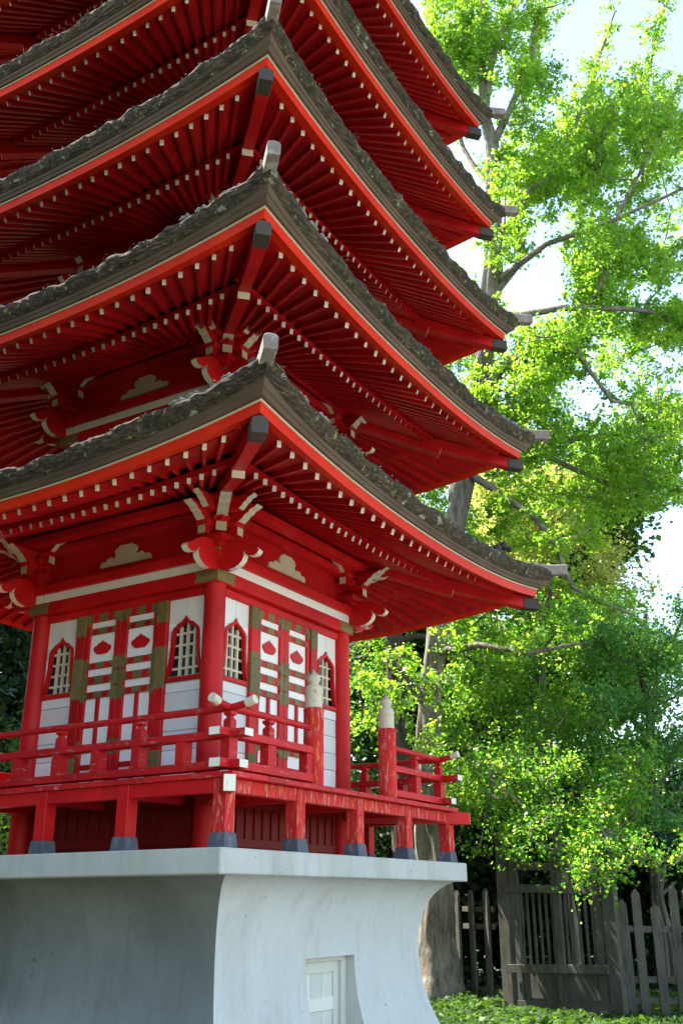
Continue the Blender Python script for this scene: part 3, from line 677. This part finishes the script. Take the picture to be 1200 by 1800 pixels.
        if k < 3 and (sx, sy) != (1, 1):   # curled bark ends beside the ridge
            for q in range(5):
                for s in (-1, 1):
                    e = 3.42-q*.10-random.uniform(0, .03); off = .16+q*.20+random.uniform(0, .05)
                    base = Vector((sx*(e0+.10), sy*(e0+.10-off), 0)) if s < 0 else Vector((sx*(e0+.10-off), sy*(e0+.10), 0))
                    uu = e0+.10-off; base.z = Z(e0, uu, zmid+.30)+random.uniform(.0, .02)
                    if random.random() < .25: continue
                    d = Vector((0, sy, 0)) if s < 0 else Vector((sx, 0, 0)); L = random.uniform(.05, .10)
                    pts = [base-d*L+Vector((0, 0, .0)), base-d*L*.4+Vector((0, 0, .012)), base+Vector((0, 0, .006)), base+d*L*.5+Vector((0, 0, .018)), base+d*L]
                    mb = MB(); mb.tube(pts, [.018, .027, .021, .030, .014], 7, 0); P(mb, 'bark_curl', ['ridge_wood'], RO)
for k in range(5): roof(k)

# ------------------------------------------------------------------ vegetation
def leaf_mesh(name, centres, normals, size, mats, midx=None, parent=None, elong=1.25):
    n = len(centres); c = np.asarray(centres, dtype=np.float64); nn = np.asarray(normals, dtype=np.float64)
    nn /= np.linalg.norm(nn, axis=1, keepdims=True)+1e-9
    t = rng.normal(size=(n, 3)); t -= nn*np.sum(t*nn, axis=1, keepdims=True); t /= np.linalg.norm(t, axis=1, keepdims=True)+1e-9
    b = np.cross(nn, t); s = (np.asarray(size)*rng.uniform(.5, 1.45, n))[:, None]
    fold = nn*s*rng.uniform(-.22, .05, n)[:, None]
    v = np.empty((n, 4, 3)); v[:, 0] = c-t*s*.5*elong; v[:, 1] = c+b*s*.5+fold+t*s*.12; v[:, 2] = c+t*s*.5*elong; v[:, 3] = c-b*s*.5+fold+t*s*.12
    me = bpy.data.meshes.new(name); me.vertices.add(4*n); me.vertices.foreach_set('co', v.reshape(-1))
    me.loops.add(4*n); me.loops.foreach_set('vertex_index', np.arange(4*n, dtype=np.int32))
    me.polygons.add(n); me.polygons.foreach_set('loop_start', np.arange(0, 4*n, 4, dtype=np.int32)); me.polygons.foreach_set('loop_total', np.full(n, 4, dtype=np.int32))
    for mn in mats: me.materials.append(MATS[mn])
    if midx is not None: me.polygons.foreach_set('material_index', np.asarray(midx, dtype=np.int32))
    me.update(); me.validate()
    o = bpy.data.objects.new(name, me); COL.objects.link(o); o.parent = parent; return o
def sprays(C, rad, nspray, nleaf, flat=.35, shell=.5, srad=.28, tilt=.45, squash=.8, updir=(0, 0, 1), rise=.25):
    """leaves gathered in flattish sprays spread through a ball: returns centres and normals"""
    C = np.array(C); d = rng.normal(size=(nspray, 3)); d /= np.linalg.norm(d, axis=1, keepdims=True)
    r = rng.uniform(shell**3, 1, nspray)**(1/3)*rad; sc = C+d*r[:, None]*np.array([1, 1, squash])
    nrm = np.array(updir)+rng.normal(size=(nspray, 3))*tilt+d*.35; nrm /= np.linalg.norm(nrm, axis=1, keepdims=True)
    ax = d*.8+rng.normal(size=(nspray, 3))*.55+np.array([0, 0, rise]); ax /= np.linalg.norm(ax, axis=1, keepdims=True)
    a = rng.normal(size=(nspray, nleaf, 3)); h = np.sum(a*nrm[:, None, :], axis=2, keepdims=True)
    a = a-h*nrm[:, None, :]*(1-flat)
    sz = srad*rng.uniform(.6, 1.35, nspray)
    a = a*(sz*.42)[:, None, None]+ax[:, None, :]*(rng.uniform(-1.1, 1.3, (nspray, nleaf))*sz[:, None])[:, :, None]
    cs = (sc[:, None, :]+a).reshape(-1, 3); ns = (np.repeat(nrm[:, None, :], nleaf, axis=1)+rng.normal(size=(nspray, nleaf, 3))*.55).reshape(-1, 3)
    return cs, ns, sc
def tube_path(mb, pts, n=8, sub=4, lump=.12, seed=0, jit=.06, mat=0):
    """pts: (Vector, radius) -> smoothed wobbling limb"""
    P_, R_ = [], []
    for (a, ra), (b, rb) in zip(pts, pts[1:]):
        for i in range(sub):
            t = i/sub; p = a.lerp(b, t); r = ra+(rb-ra)*t
            w_ = noise.noise_vector(p*.7+Vector((seed, 0, 0)))*min(r*1.2, jit)
            P_.append(p+w_); R_.append(r)
    P_.append(pts[-1][0]); R_.append(pts[-1][1])
    mb.tube(P_, R_, n, mat, lump=lump, seed=seed); return P_
def limb_px(pts, D, dd=0):
    """limb points as (photo x, photo y, width in photo pixels, depth offset)"""
    out = []
    for p in pts:
        d = D+(p[3] if len(p) > 3 else 0); v = at(p[0], p[1], d); dist = (v-CP).length
        out.append((v, max(p[2]/FPX*dist/2, .006)))
    return out
def tree(name, label, cat, D, trunk, limbs, clumps, leaf, bark='grey_bark', size=.075, group='trees behind the pagoda and the fence', lump=.16, dens=1.5, twigs=True, base=None, seed=1, squash=.8, srad=.26, tilt=.45, nleaf=30, flat=.45, rise=.25):
    root = empty(name, base or at_g(trunk[0][0], D)); tag(root, label, cat, group)
    mb = MB(); tp = limb_px(trunk, D); allp = []
    allp += tube_path(mb, tp, 36, 8, lump, seed, .12)
    for i, l in enumerate(limbs): allp += tube_path(mb, limb_px(l, D), 7, 4, .1, seed+i*3.3, .08)
    cs, ns = [], []
    clumps = list(clumps)
    for l in limbs:
        for (x0, y0, w0, *e0), (x1, y1, w1, *e1) in zip(l[1:], l[2:]):
            for t in (.2, .55, .9):
                if random.random() < .8: clumps.append((x0+(x1-x0)*t+random.uniform(-14, 14), y0+(y1-y0)*t+random.uniform(-20, 8), random.uniform(13, 24), (e0 or [0])[0]+((e1 or [0])[0]-(e0 or [0])[0])*t+random.uniform(-.3, .3), 1.2))
    pts0 = allp[::3]
    order = sorted(clumps, key=lambda q: min((at(q[0], q[1], D+q[3])-p).length_squared for p in pts0))
    for (px, py, rp, dd, dn) in order:
        c = at(px, py, D+dd); rad = rp/FPX*(c-CP).length
        k = max(3, int(dn*dens*(rad/.5)**2*9))
        a, b, sc = sprays(c, rad, k, nleaf, flat=flat, srad=srad, tilt=tilt, squash=squash, rise=rise)
        cs.append(a); ns.append(b)
        if twigs and allp:
            q = min(allp, key=lambda p: (p-c).length_squared)
            if (q-c).length < 2.2: mb.tube([q, q.lerp(c, .5)+Vector((0, 0, -.06)), c], [.022, .016, .008], 5)
            allp.append(c)
            for s_ in sc[::2]:
                s_ = Vector(s_); mb.tube([c, c.lerp(s_, .55)+Vector((0, 0, .03)), s_], [.008, .005, .0025], 3, cap=False)
    t = mb.build('trunk', [bark], None, smooth=True, weld=False, recalc=False); t.parent = root; t.location = -root.location
    lo = leaf_mesh('crown', np.concatenate(cs), np.concatenate(ns), np.full(sum(len(x) for x in cs), size), [leaf])
    lo.parent = root; lo.location = -root.location
    return root

# the big old tree behind the right corner of the pagoda
gt = [(772, 1775, 105), (776, 1730, 84), (768, 1660, 66), (758, 1560, 60), (750, 1440, 46), (747, 1340, 43), (753, 1250, 40), (764, 1130, 40), (785, 1010, 40), (806, 890, 41), (828, 780, 41), (848, 700, 38), (858, 610, 33), (868, 480, 32), (868, 380, 28), (864, 280, 23), (852, 190, 17), (845, 100, 12), (850, -40, 7)]
gl = [[(842, 715, 24), (885, 648, 21, -.3), (960, 608, 17, -.8), (1022, 572, 12, -1), (1046, 520, 8, -1.2), (1090, 430, 5, -1.5)],
      [(872, 510, 16), (912, 462, 13, -.2), (917, 425, 12, -.3), (905, 375, 10, -.4), (930, 330, 7, -.5)],
      [(872, 420, 18, .2), (925, 350, 14, .5), (990, 310, 10, 1), (1100, 240, 6, 1.5), (1180, 190, 4, 2)],
      [(868, 500, 14), (960, 430, 10, -1), (1080, 390, 7, -1.8), (1200, 330, 5, -2.2)],
      [(830, 835, 14), (880, 868, 12, -.5), (935, 905, 11, -.9), (968, 942, 10, -1.1), (985, 985, 9, -1.2), (1005, 1030, 8, -1.2), (1045, 1055, 6, -1.3), (1110, 1080, 4, -1.5)],
      [(845, 740, 14, .3), (975, 775, 10, .8), (1060, 762, 8, 1), (1140, 752, 6, 1.3), (1215, 740, 4, 1.6)],
      [(835, 760, 16, .5), (935, 792, 11, .9), (1005, 822, 10, 1.1), (1085, 858, 8, 1.4), (1150, 885, 5, 1.7)],
      [(862, 560, 16), (985, 545, 11, -1), (1096, 541, 9, -1.5), (1150, 547, 8, -1.7), (1215, 572, 6, -1.9)],
      [(1000, 600, 9, -1), (1030, 645, 8, -1.2), (1075, 705, 6, -1.4), (1110, 712, 4, -1.5)],
      [(862, 260, 14), (905, 165, 10, .3), (938, 100, 8, .5), (945, 10, 6, .6)], [(852, 190, 12), (872, 80, 8, -.3), (900, 10, 5, -.4)],
      [(990, 310, 8, 1), (1018, 200, 6, 1.1), (1052, 110, 5, 1.2), (1080, 20, 3, 1.3)], [(1100, 240, 6, 1.5), (1140, 130, 5, 1.6), (1165, 10, 3, 1.7)],
      [(1080, 390, 6, -1.8), (1130, 290, 5, -1.8), (1180, 200, 3, -1.8)], [(862, 330, 9), (815, 260, 7, .6), (790, 170, 5, 1), (770, 80, 4, 1.2)],
      [(752, 1250, 14), (715, 1190, 10, -.4), (690, 1160, 7, -.6)], [(760, 1150, 16), (840, 1130, 12, -1), (930, 1150, 8, -1.6), (1030, 1130, 5, -2)]]
gc = []
def scat(n, x0, x1, y0, y1, r0, r1, d0, d1, dn, skip=()):
    for _ in range(n):
        for _t in range(20):
            x, y = random.uniform(x0, x1), random.uniform(y0, y1)
            if not any((x-a)**2/(rx+12)**2+(y-b)**2/(ry+12)**2 < 1 for a, b, rx, ry in skip): break
        gc.append((x, y, random.uniform(r0, r1), random.uniform(d0, d1), dn))
GAPS = [(935, 545, 55, 35), (960, 400, 40, 30), (1040, 700, 60, 42), (1150, 520, 55, 22), (1010, 130, 28, 55), (1110, 90, 24, 70), (1180, 90, 30, 90), (960, 480, 45, 30), (1170, 640, 60, 30), (890, 170, 26, 30), (1160, 950, 70, 70), (885, 440, 30, 22), (1150, 400, 60, 20), (810, 250, 20, 40), (1195, 320, 40, 26)]
scat(36, 740, 900, -30, 190, 22, 42, -.6, 1.4, .9, GAPS)
scat(60, 880, 1210, 130, 430, 26, 50, -2.2, 2, 1.0, GAPS)
scat(44, 930, 1210, 420, 600, 24, 46, -2.2, .8, 1.0, GAPS)
scat(24, 820, 1000, 0, 300, 18, 34, -.3, 1, .9, GAPS)
scat(44, 860, 1210, 590, 800, 22, 42, -1.6, 1.8, .9, GAPS)
scat(34, 840, 1000, 560, 800, 22, 40, -1.2, 1.2, 1.0, GAPS)
scat(40, 900, 1210, 380, 900, 26, 46, 1.5, 4, .8, GAPS)
scat(40, 870, 1210, 780, 960, 22, 44, -1, 2, .9, GAPS)
scat(26, 890, 1210, 180, 560, 22, 40, .5, 3.2, 1.0, GAPS)
scat(10, 745, 880, -20, 150, 20, 34, -.4, 1.2, 1.0)
scat(14, 1090, 1210, 570, 740, 22, 40, -1, 1.5, 1.0)
scat(12, 1100, 1210, 790, 900, 22, 38, -1, 1.5, 1.0)
scat(60, 560, 830, 480, 1040, 34, 60, .3, 4.5, .9)  # crown hidden behind the roofs, added to shade the gate and low foliage
for x0, y0, x1, y1 in ((1015, 230, 1082, 10), (1120, 190, 1168, 0), (935, 140, 948, -10), (1150, 250, 1195, 140), (1055, 240, 1110, 120)):   # upright leafy shoots
    for i in range(7):
        t = i/6; gc.append((x0+(x1-x0)*t+random.uniform(-5, 5), y0+(y1-y0)*t, 17-8*t, random.uniform(.5, 1.6), 1.8))
scat(9, 780, 880, 1090, 1210, 18, 34, -1.2, .5, .7)
scat(9, 640, 800, 1200, 1290, 12, 24, -1.6, -.4, .9)
scat(9, 725, 790, 1100, 1480, 14, 24, -1.8, -.7, 1.0)
scat(5, 835, 880, 360, 620, 14, 24, -1.4, -.6, 1.0)
scat(6, 720, 840, 1330, 1430, 14, 26, -1.8, -.4, .8)
tree('broadleaf_tree', 'tall old leafy tree with a thick grey trunk and spreading limbs beside the pagoda', 'tree', 18.6, gt, gl, gc, 'ginkgo_leaf', size=.060, dens=1.7, seed=3, lump=.30, srad=.17, tilt=.6, nleaf=36, rise=.6)

def clumpset(n, x0, x1, y0, y1, r0, r1, d0, d1, dn, skip=()):
    global gc
    gc = []; scat(n, x0, x1, y0, y1, r0, r1, d0, d1, dn, skip); return gc
tree('old_tree', 'straight dark brown trunk left of the thick grey trunk behind the railing', 'tree', 20.5, [(705, 1620, 44), (704, 1480, 38), (706, 1330, 34), (695, 1200, 30), (694, 1080, 28), (700, 900, 22), (720, 780, 14)],
     [[(697, 1130, 14), (735, 1118, 10, -.3), (780, 1122, 7, -.6)], [(696, 1000, 12), (650, 930, 8, .5)]], clumpset(22, 610, 730, 1060, 1300, 22, 42, .4, 2, .9), 'maple_leaf', bark='dark_bark', size=.065, seed=11)
tree('maple_tree', 'bright green low branching maple hanging over the wooden gate', 'tree', 17.2, [(1012, 1745, 18), (1008, 1650, 16), (1000, 1560, 15), (985, 1480, 13), (960, 1400, 9)],
     [[(1000, 1560, 10), (1060, 1470, 8, -.4), (1120, 1430, 5, -.6)], [(985, 1480, 9), (900, 1400, 6, -.5), (860, 1370, 4, -.6)]],
     clumpset(60, 830, 1130, 1330, 1500, 24, 44, -1.2, .8, .95)+clumpset(34, 800, 1080, 1240, 1430, 28, 48, .8, 3.2, .95)+clumpset(20, 1010, 1210, 1480, 1560, 14, 26, -2.4, -1.2, 1.4)+clumpset(26, 840, 1110, 1430, 1500, 16, 28, -1.6, .3, 1.5), 'maple_leaf', size=.048, seed=21, squash=.55, tilt=.35, srad=.24)
tree('maple_tree', 'broad sunlit maple with layered yellow green sprays right of the lowest eave', 'tree', 21.5, [(905, 1700, 26), (910, 1560, 22), (920, 1400, 20), (930, 1250, 17), (950, 1120, 12), (970, 1020, 7)],
     [[(925, 1330, 12), (1010, 1220, 9, .4), (1080, 1160, 6, .6)], [(930, 1250, 10), (860, 1180, 8, -.3), (800, 1140, 5, -.5)], [(922, 1400, 10), (840, 1330, 7, .3), (790, 1300, 5, .3)], [(925, 1330, 12), (1050, 1320, 8, -.4), (1130, 1300, 5, -.6)]],
     clumpset(100, 800, 1080, 1060, 1400, 22, 44, -1.6, 1.6, .95), 'maple_leaf', bark='dark_bark', size=.066, seed=31, squash=.5, tilt=.35, srad=.32)
tree('maple_tree', 'yellowing maple crown between the two lowest roof tips and the bright sky', 'tree', 25.5, [(960, 1640, 26), (955, 1450, 22), (950, 1250, 20), (945, 1080, 15), (930, 950, 9)],
     [[(948, 1150, 10), (1030, 1050, 7, .3), (1090, 980, 5, .5)], [(945, 1080, 9), (890, 980, 6, -.3)]],
     clumpset(46, 820, 1030, 840, 1060, 24, 46, -1.5, 1.5, .95)+clumpset(16, 1020, 1130, 950, 1050, 18, 34, -1, 1, .9, [(1160, 960, 60, 50)]), 'yellow_leaf', bark='dark_bark', size=.075, seed=41, squash=.5, tilt=.35, srad=.34)
tree('broadleaf_tree', 'dense mid green tree filling the right side above the picket fence', 'tree', 20.0, [(1160, 1720, 26), (1155, 1560, 22), (1150, 1400, 19), (1140, 1250, 14), (1120, 1130, 8)],
     [[(1150, 1400, 12), (1200, 1300, 8, -.3), (1230, 1220, 6, -.4)], [(1145, 1300, 10), (1080, 1230, 7, .3)], [(1140, 1250, 8), (1180, 1130, 6, .5), (1200, 1080, 4, .6)]],
     clumpset(95, 1040, 1225, 1070, 1480, 26, 50, -1.8, 1.6, 1.0), 'cool_leaf', bark='dark_bark', size=.060, seed=51, squash=.65, srad=.26)
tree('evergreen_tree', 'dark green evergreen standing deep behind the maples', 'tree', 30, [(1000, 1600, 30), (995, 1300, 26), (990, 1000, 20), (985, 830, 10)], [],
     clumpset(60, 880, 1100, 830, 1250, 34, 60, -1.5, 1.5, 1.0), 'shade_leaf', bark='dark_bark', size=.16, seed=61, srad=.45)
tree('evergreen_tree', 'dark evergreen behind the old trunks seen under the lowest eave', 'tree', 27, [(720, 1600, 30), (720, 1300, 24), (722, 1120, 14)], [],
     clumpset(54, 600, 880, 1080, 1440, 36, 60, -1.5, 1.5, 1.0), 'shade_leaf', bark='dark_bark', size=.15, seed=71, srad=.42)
# a clipped pine by the right fence
root = empty('clipped_pine', at_g(1180, 17.5)); tag(root, 'small dark cloud pruned pine beyond the picket fence at the right edge', 'pine tree')
mb = MB(); D = 17.5
tube_path(mb, limb_px([(1182, 1730, 12), (1176, 1640, 11), (1160, 1570, 9), (1168, 1520, 7)], D), 8, 4, .2, 5)
tube_path(mb, limb_px([(1162, 1575, 7), (1195, 1545, 5)], D), 6, 4, .2, 6)
t = mb.build('trunk', ['dark_bark'], smooth=True, recalc=False); t.parent = root; t.location = -root.location
cs, ns = [], []
for px, py, rp in ((1128, 1490, 16), (1150, 1478, 20), (1175, 1482, 20), (1198, 1500, 18), (1205, 1540, 16), (1140, 1508, 12)):
    c = at(px, py, D+random.uniform(-.2, .2)); a, b, _ = sprays(c, rp/FPX*18, 60, 16, shell=.75, srad=.05, squash=.55, tilt=.6); cs.append(a); ns.append(b)
lo = leaf_mesh('crown', np.concatenate(cs), np.concatenate(ns), np.full(sum(map(len, cs)), .035), ['dark_leaf'], elong=2.6); lo.parent = root; lo.location = -root.location

# woods that read as one dark mass
def wood(name, spec, leaf, size, nsp):
    cs, ns = [], []
    for (c, r, sq) in spec:
        a, b, _ = sprays(c, r, int(nsp*(r/1.0)**2), 14, shell=.55, srad=.34, squash=sq, tilt=.6); cs.append(a); ns.append(b)
    o = leaf_mesh(name, np.concatenate(cs), np.concatenate(ns), np.full(sum(map(len, cs)), size), [leaf]); o['kind'] = 'stuff'; return o
spec = []
arc = [(10, 13.5), (6.5, 11), (3, 9.6), (-2, 8.6), (-7, 7.0), (-11.5, 6), (-15.5, 3), (-18.5, -2), (-20, -8)]
for i in range(240):   # dark evergreens left of the pagoda; unseen stretch added to darken that side
    t = random.uniform(0, len(arc)-1.001); j = int(t); f = t-j
    x = arc[j][0]+(arc[j+1][0]-arc[j][0])*f; y = arc[j][1]+(arc[j+1][1]-arc[j][1])*f; o = random.uniform(0, 2.2)
    spec.append(((x-o*.3, y+o, random.uniform(-1.4, 9.0-1.5*min(1, max(0, t-3)/3))), random.uniform(1.0, 1.8), 1.0))
tag(wood('evergreen_wood', spec, 'dark_leaf', .16, 40), 'dark evergreen wood beyond the left side of the pagoda, its unseen stretch added for shade', 'wood', kind='stuff')
spec = []
for i in range(120):   # undergrowth behind the fence and gate
    px = 560+720*((i*.618034) % 1); D = random.uniform(21, 26); g = at_g(px, D); spec.append(((g.x, g.y, GZ+random.uniform(.3, 3.8)), random.uniform(.9, 1.5), .9))
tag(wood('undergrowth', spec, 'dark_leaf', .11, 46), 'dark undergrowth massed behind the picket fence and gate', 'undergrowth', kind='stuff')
# shrubs by the left end of the deck
def shrub(px, py, D, r, leaf, label):
    c = at(px, py, D); root = empty('shrub', (c.x, c.y, GZ)); tag(root, label, 'shrub', 'shrubs at the left edge')
    a, b, sc = sprays(c, r, 46, 16, shell=.3, srad=.16, squash=1.1, tilt=.7)
    lo = leaf_mesh('foliage', a, b, np.full(len(a), .075), [leaf]); lo.parent = root; lo.location = -root.location
    mb = MB()
    for s in sc[::6]: s = Vector(s); mb.tube([Vector((c.x, c.y, GZ)), Vector((c.x, c.y, GZ)).lerp(s, .6)+Vector((0, 0, .1)), s], [.02, .012, .004], 5, cap=False)
    t = mb.build('stem', ['dark_bark'], recalc=False); t.parent = root; t.location = -root.location
shrub(6, 1475, 16.5, .55, 'ginkgo_leaf', 'light green shrub seen through the deck posts at the left edge')
shrub(18, 1330, 18.0, 1.0, 'shade_leaf', 'leafy shrub half lit beside the far left column')

# ------------------------------------------------------------------ gate and fences
def wpost(mb, x, y, z0, z1, w_, d, ang, point=0, lean=0):
    ca, sa = math.cos(ang), math.sin(ang)
    f = lambda u, n, z: Vector((x+u*ca-n*sa+lean*(z-z0)*ca, y+u*sa+n*ca+lean*(z-z0)*sa, z))
    if not point: return mb.box((-w_/2, -d/2, z0), (w_/2, d/2, z1), 0, f)
    vs = [f(a*w_/2, b*d/2, z0) for a, b in ((-1,-1),(1,-1),(1,1),(-1,1))]+[f(a*w_/2, b*d/2, z1-point) for a, b in ((-1,-1),(1,-1),(1,1),(-1,1))]+[f(a*w_*.12, b*d/2, z1) for a, b in ((-1,-1),(1,-1),(1,1),(-1,1))]
    mb.add(vs, [(0,3,2,1),(0,1,5,4),(1,2,6,5),(2,3,7,6),(3,0,4,7),(4,5,9,8),(5,6,10,9),(6,7,11,10),(7,4,8,11),(8,9,10,11)])
G0 = at_g(886, 17.1); G1 = at_g(1070, 15.6)
gv = G1-G0; gl_ = gv.length; ga = math.atan2(gv.y, gv.x); gd = gv.normalized(); gn = Vector((-gd.y, gd.x, 0))
if gn.dot(CP-G0) < 0: gn = -gn
gate = empty('gate', (G0+G1)/2); tag(gate, 'weathered grey wooden gate with thin vertical slats between two tall posts', 'gate')
def GP(mb, name, par=None, bevel=.006):
    o = mb.build(name, ['grey_wood'], None, bevel=bevel); o.parent = gate; o.location = -gate.location; return o
for q, hgt, wd in ((G0, 2.60, .21), (G1, 2.60, .21)):
    mb = MB(); wpost(mb, q.x, q.y, GZ, GZ+hgt, wd, .12, ga); GP(mb, 'post')
def grail(t0, t1, z0, z1, off, th, name):
    a = G0+gd*gl_*t0+gn*off; b = G0+gd*gl_*t1+gn*off; mb = MB(); mb.beam((a.x, a.y, GZ+z0), (b.x, b.y, GZ+z1), th, .12 if 'rail' in name else .1); return GP(mb, name)
grail(.03, .97, 1.80, 1.745, .105, .05, 'rail'); grail(.03, .97, .63, .69, .105, .05, 'rail'); grail(.05, .95, .13, .17, .0, .08, 'rail'); grail(.10, .93, 2.13, 2.06, .0, .06, 'rail')
for t in (.11, .52, .89):
    q = G0+gd*gl_*t; mb = MB(); wpost(mb, q.x, q.y, GZ+.16, GZ+(2.3 if t < .8 else 2.2), .13, .07, ga); GP(mb, 'stile')
for i in range(12):
    t = .165+.67*i/11
    if abs(t-.52) < .035: continue
    q = G0+gd*gl_*t; mb = MB(); wpost(mb, q.x, q.y, GZ+.60, GZ+1.83, .042, .016, ga); GP(mb, 'slat', bevel=0)
a = G0+gd*gl_*.14-gn*.02; b = G0+gd*gl_*.86-gn*.02; mb = MB(); mb.beam((a.x, a.y, GZ+.38), (b.x, b.y, GZ+.38), .03, .50); GP(mb, 'lower_panel')
def fence(label, pts, rails, big=()):
    q0 = pts[0]; root = empty('picket_fence', (q0[0].x, q0[0].y, GZ)); tag(root, label, 'fence', 'picket fences either side of the gate')
    a = pts[0][0]; b = pts[-1][0]; ang = math.atan2(b.y-a.y, b.x-a.x); d = (b-a).normalized(); n = Vector((-d.y, d.x, 0)); n = n if n.dot(CP-a) < 0 else -n
    for i, (p, h, w_) in enumerate(pts):
        mb = MB(); wpost(mb, p.x, p.y, GZ, GZ+h, w_, .045, ang, .07, random.uniform(-.02, .02)); o = mb.build('picket', ['grey_wood'], None, bevel=.004); o.parent = root; o.location = -root.location
    for z in rails:
        mb = MB(); p = a+n*.055-d*.15; q = b+n*.055+d*.15; mb.beam((p.x, p.y, GZ+z), (q.x, q.y, GZ+z+random.uniform(-.03, .03)), .05, .085); o = mb.build('rail', ['grey_wood'], None, bevel=.004); o.parent = root; o.location = -root.location
fence('short run of grey pointed pickets between the thick tree trunk and the gate', [(at_g(803, 18.9), 1.78, .15), (at_g(827, 18.35), 1.78, .15), (at_g(853, 17.85), 1.80, .16)], (1.20, 1.48, .22))
fence('grey picket fence running from the gate to the right edge', [(at_g(1093, 15.6), 1.62, .125), (at_g(1114, 15.6), 1.76, .125), (at_g(1147, 15.55), 1.55, .125), (at_g(1178, 15.5), 1.80, .125), (at_g(1206, 15.45), 1.78, .125), (at_g(1236, 15.4), 1.75, .15)], (1.22, .55, .28))

# ground cover
n = 34000
px = rng.uniform(740, 1320, n); Ds = rng.uniform(11.5, 19.5, n)
cs = np.array([tuple(at_g(a, d)) for a, d in zip(px, Ds)]); hgt = np.array([.10+.16*abs(noise.noise(Vector((c[0]*1.3, c[1]*1.3, 0)))) for c in cs])
keep = ~((np.abs(cs[:, 0]) < 2.4) & (np.abs(cs[:, 1]) < 2.4)); cs = cs[keep]; hgt = hgt[keep]
cs[:, 2] += rng.uniform(0, 1, len(cs))**.5*hgt
o = leaf_mesh('ground_cover', cs, np.array([0, 0, 1.])+rng.normal(size=(len(cs), 3))*.6, rng.choice([.035, .05, .085], len(cs)), ['ground_leaf'])
tag(o, 'low green ground cover in front of the fence and gate', 'ground cover', kind='stuff')
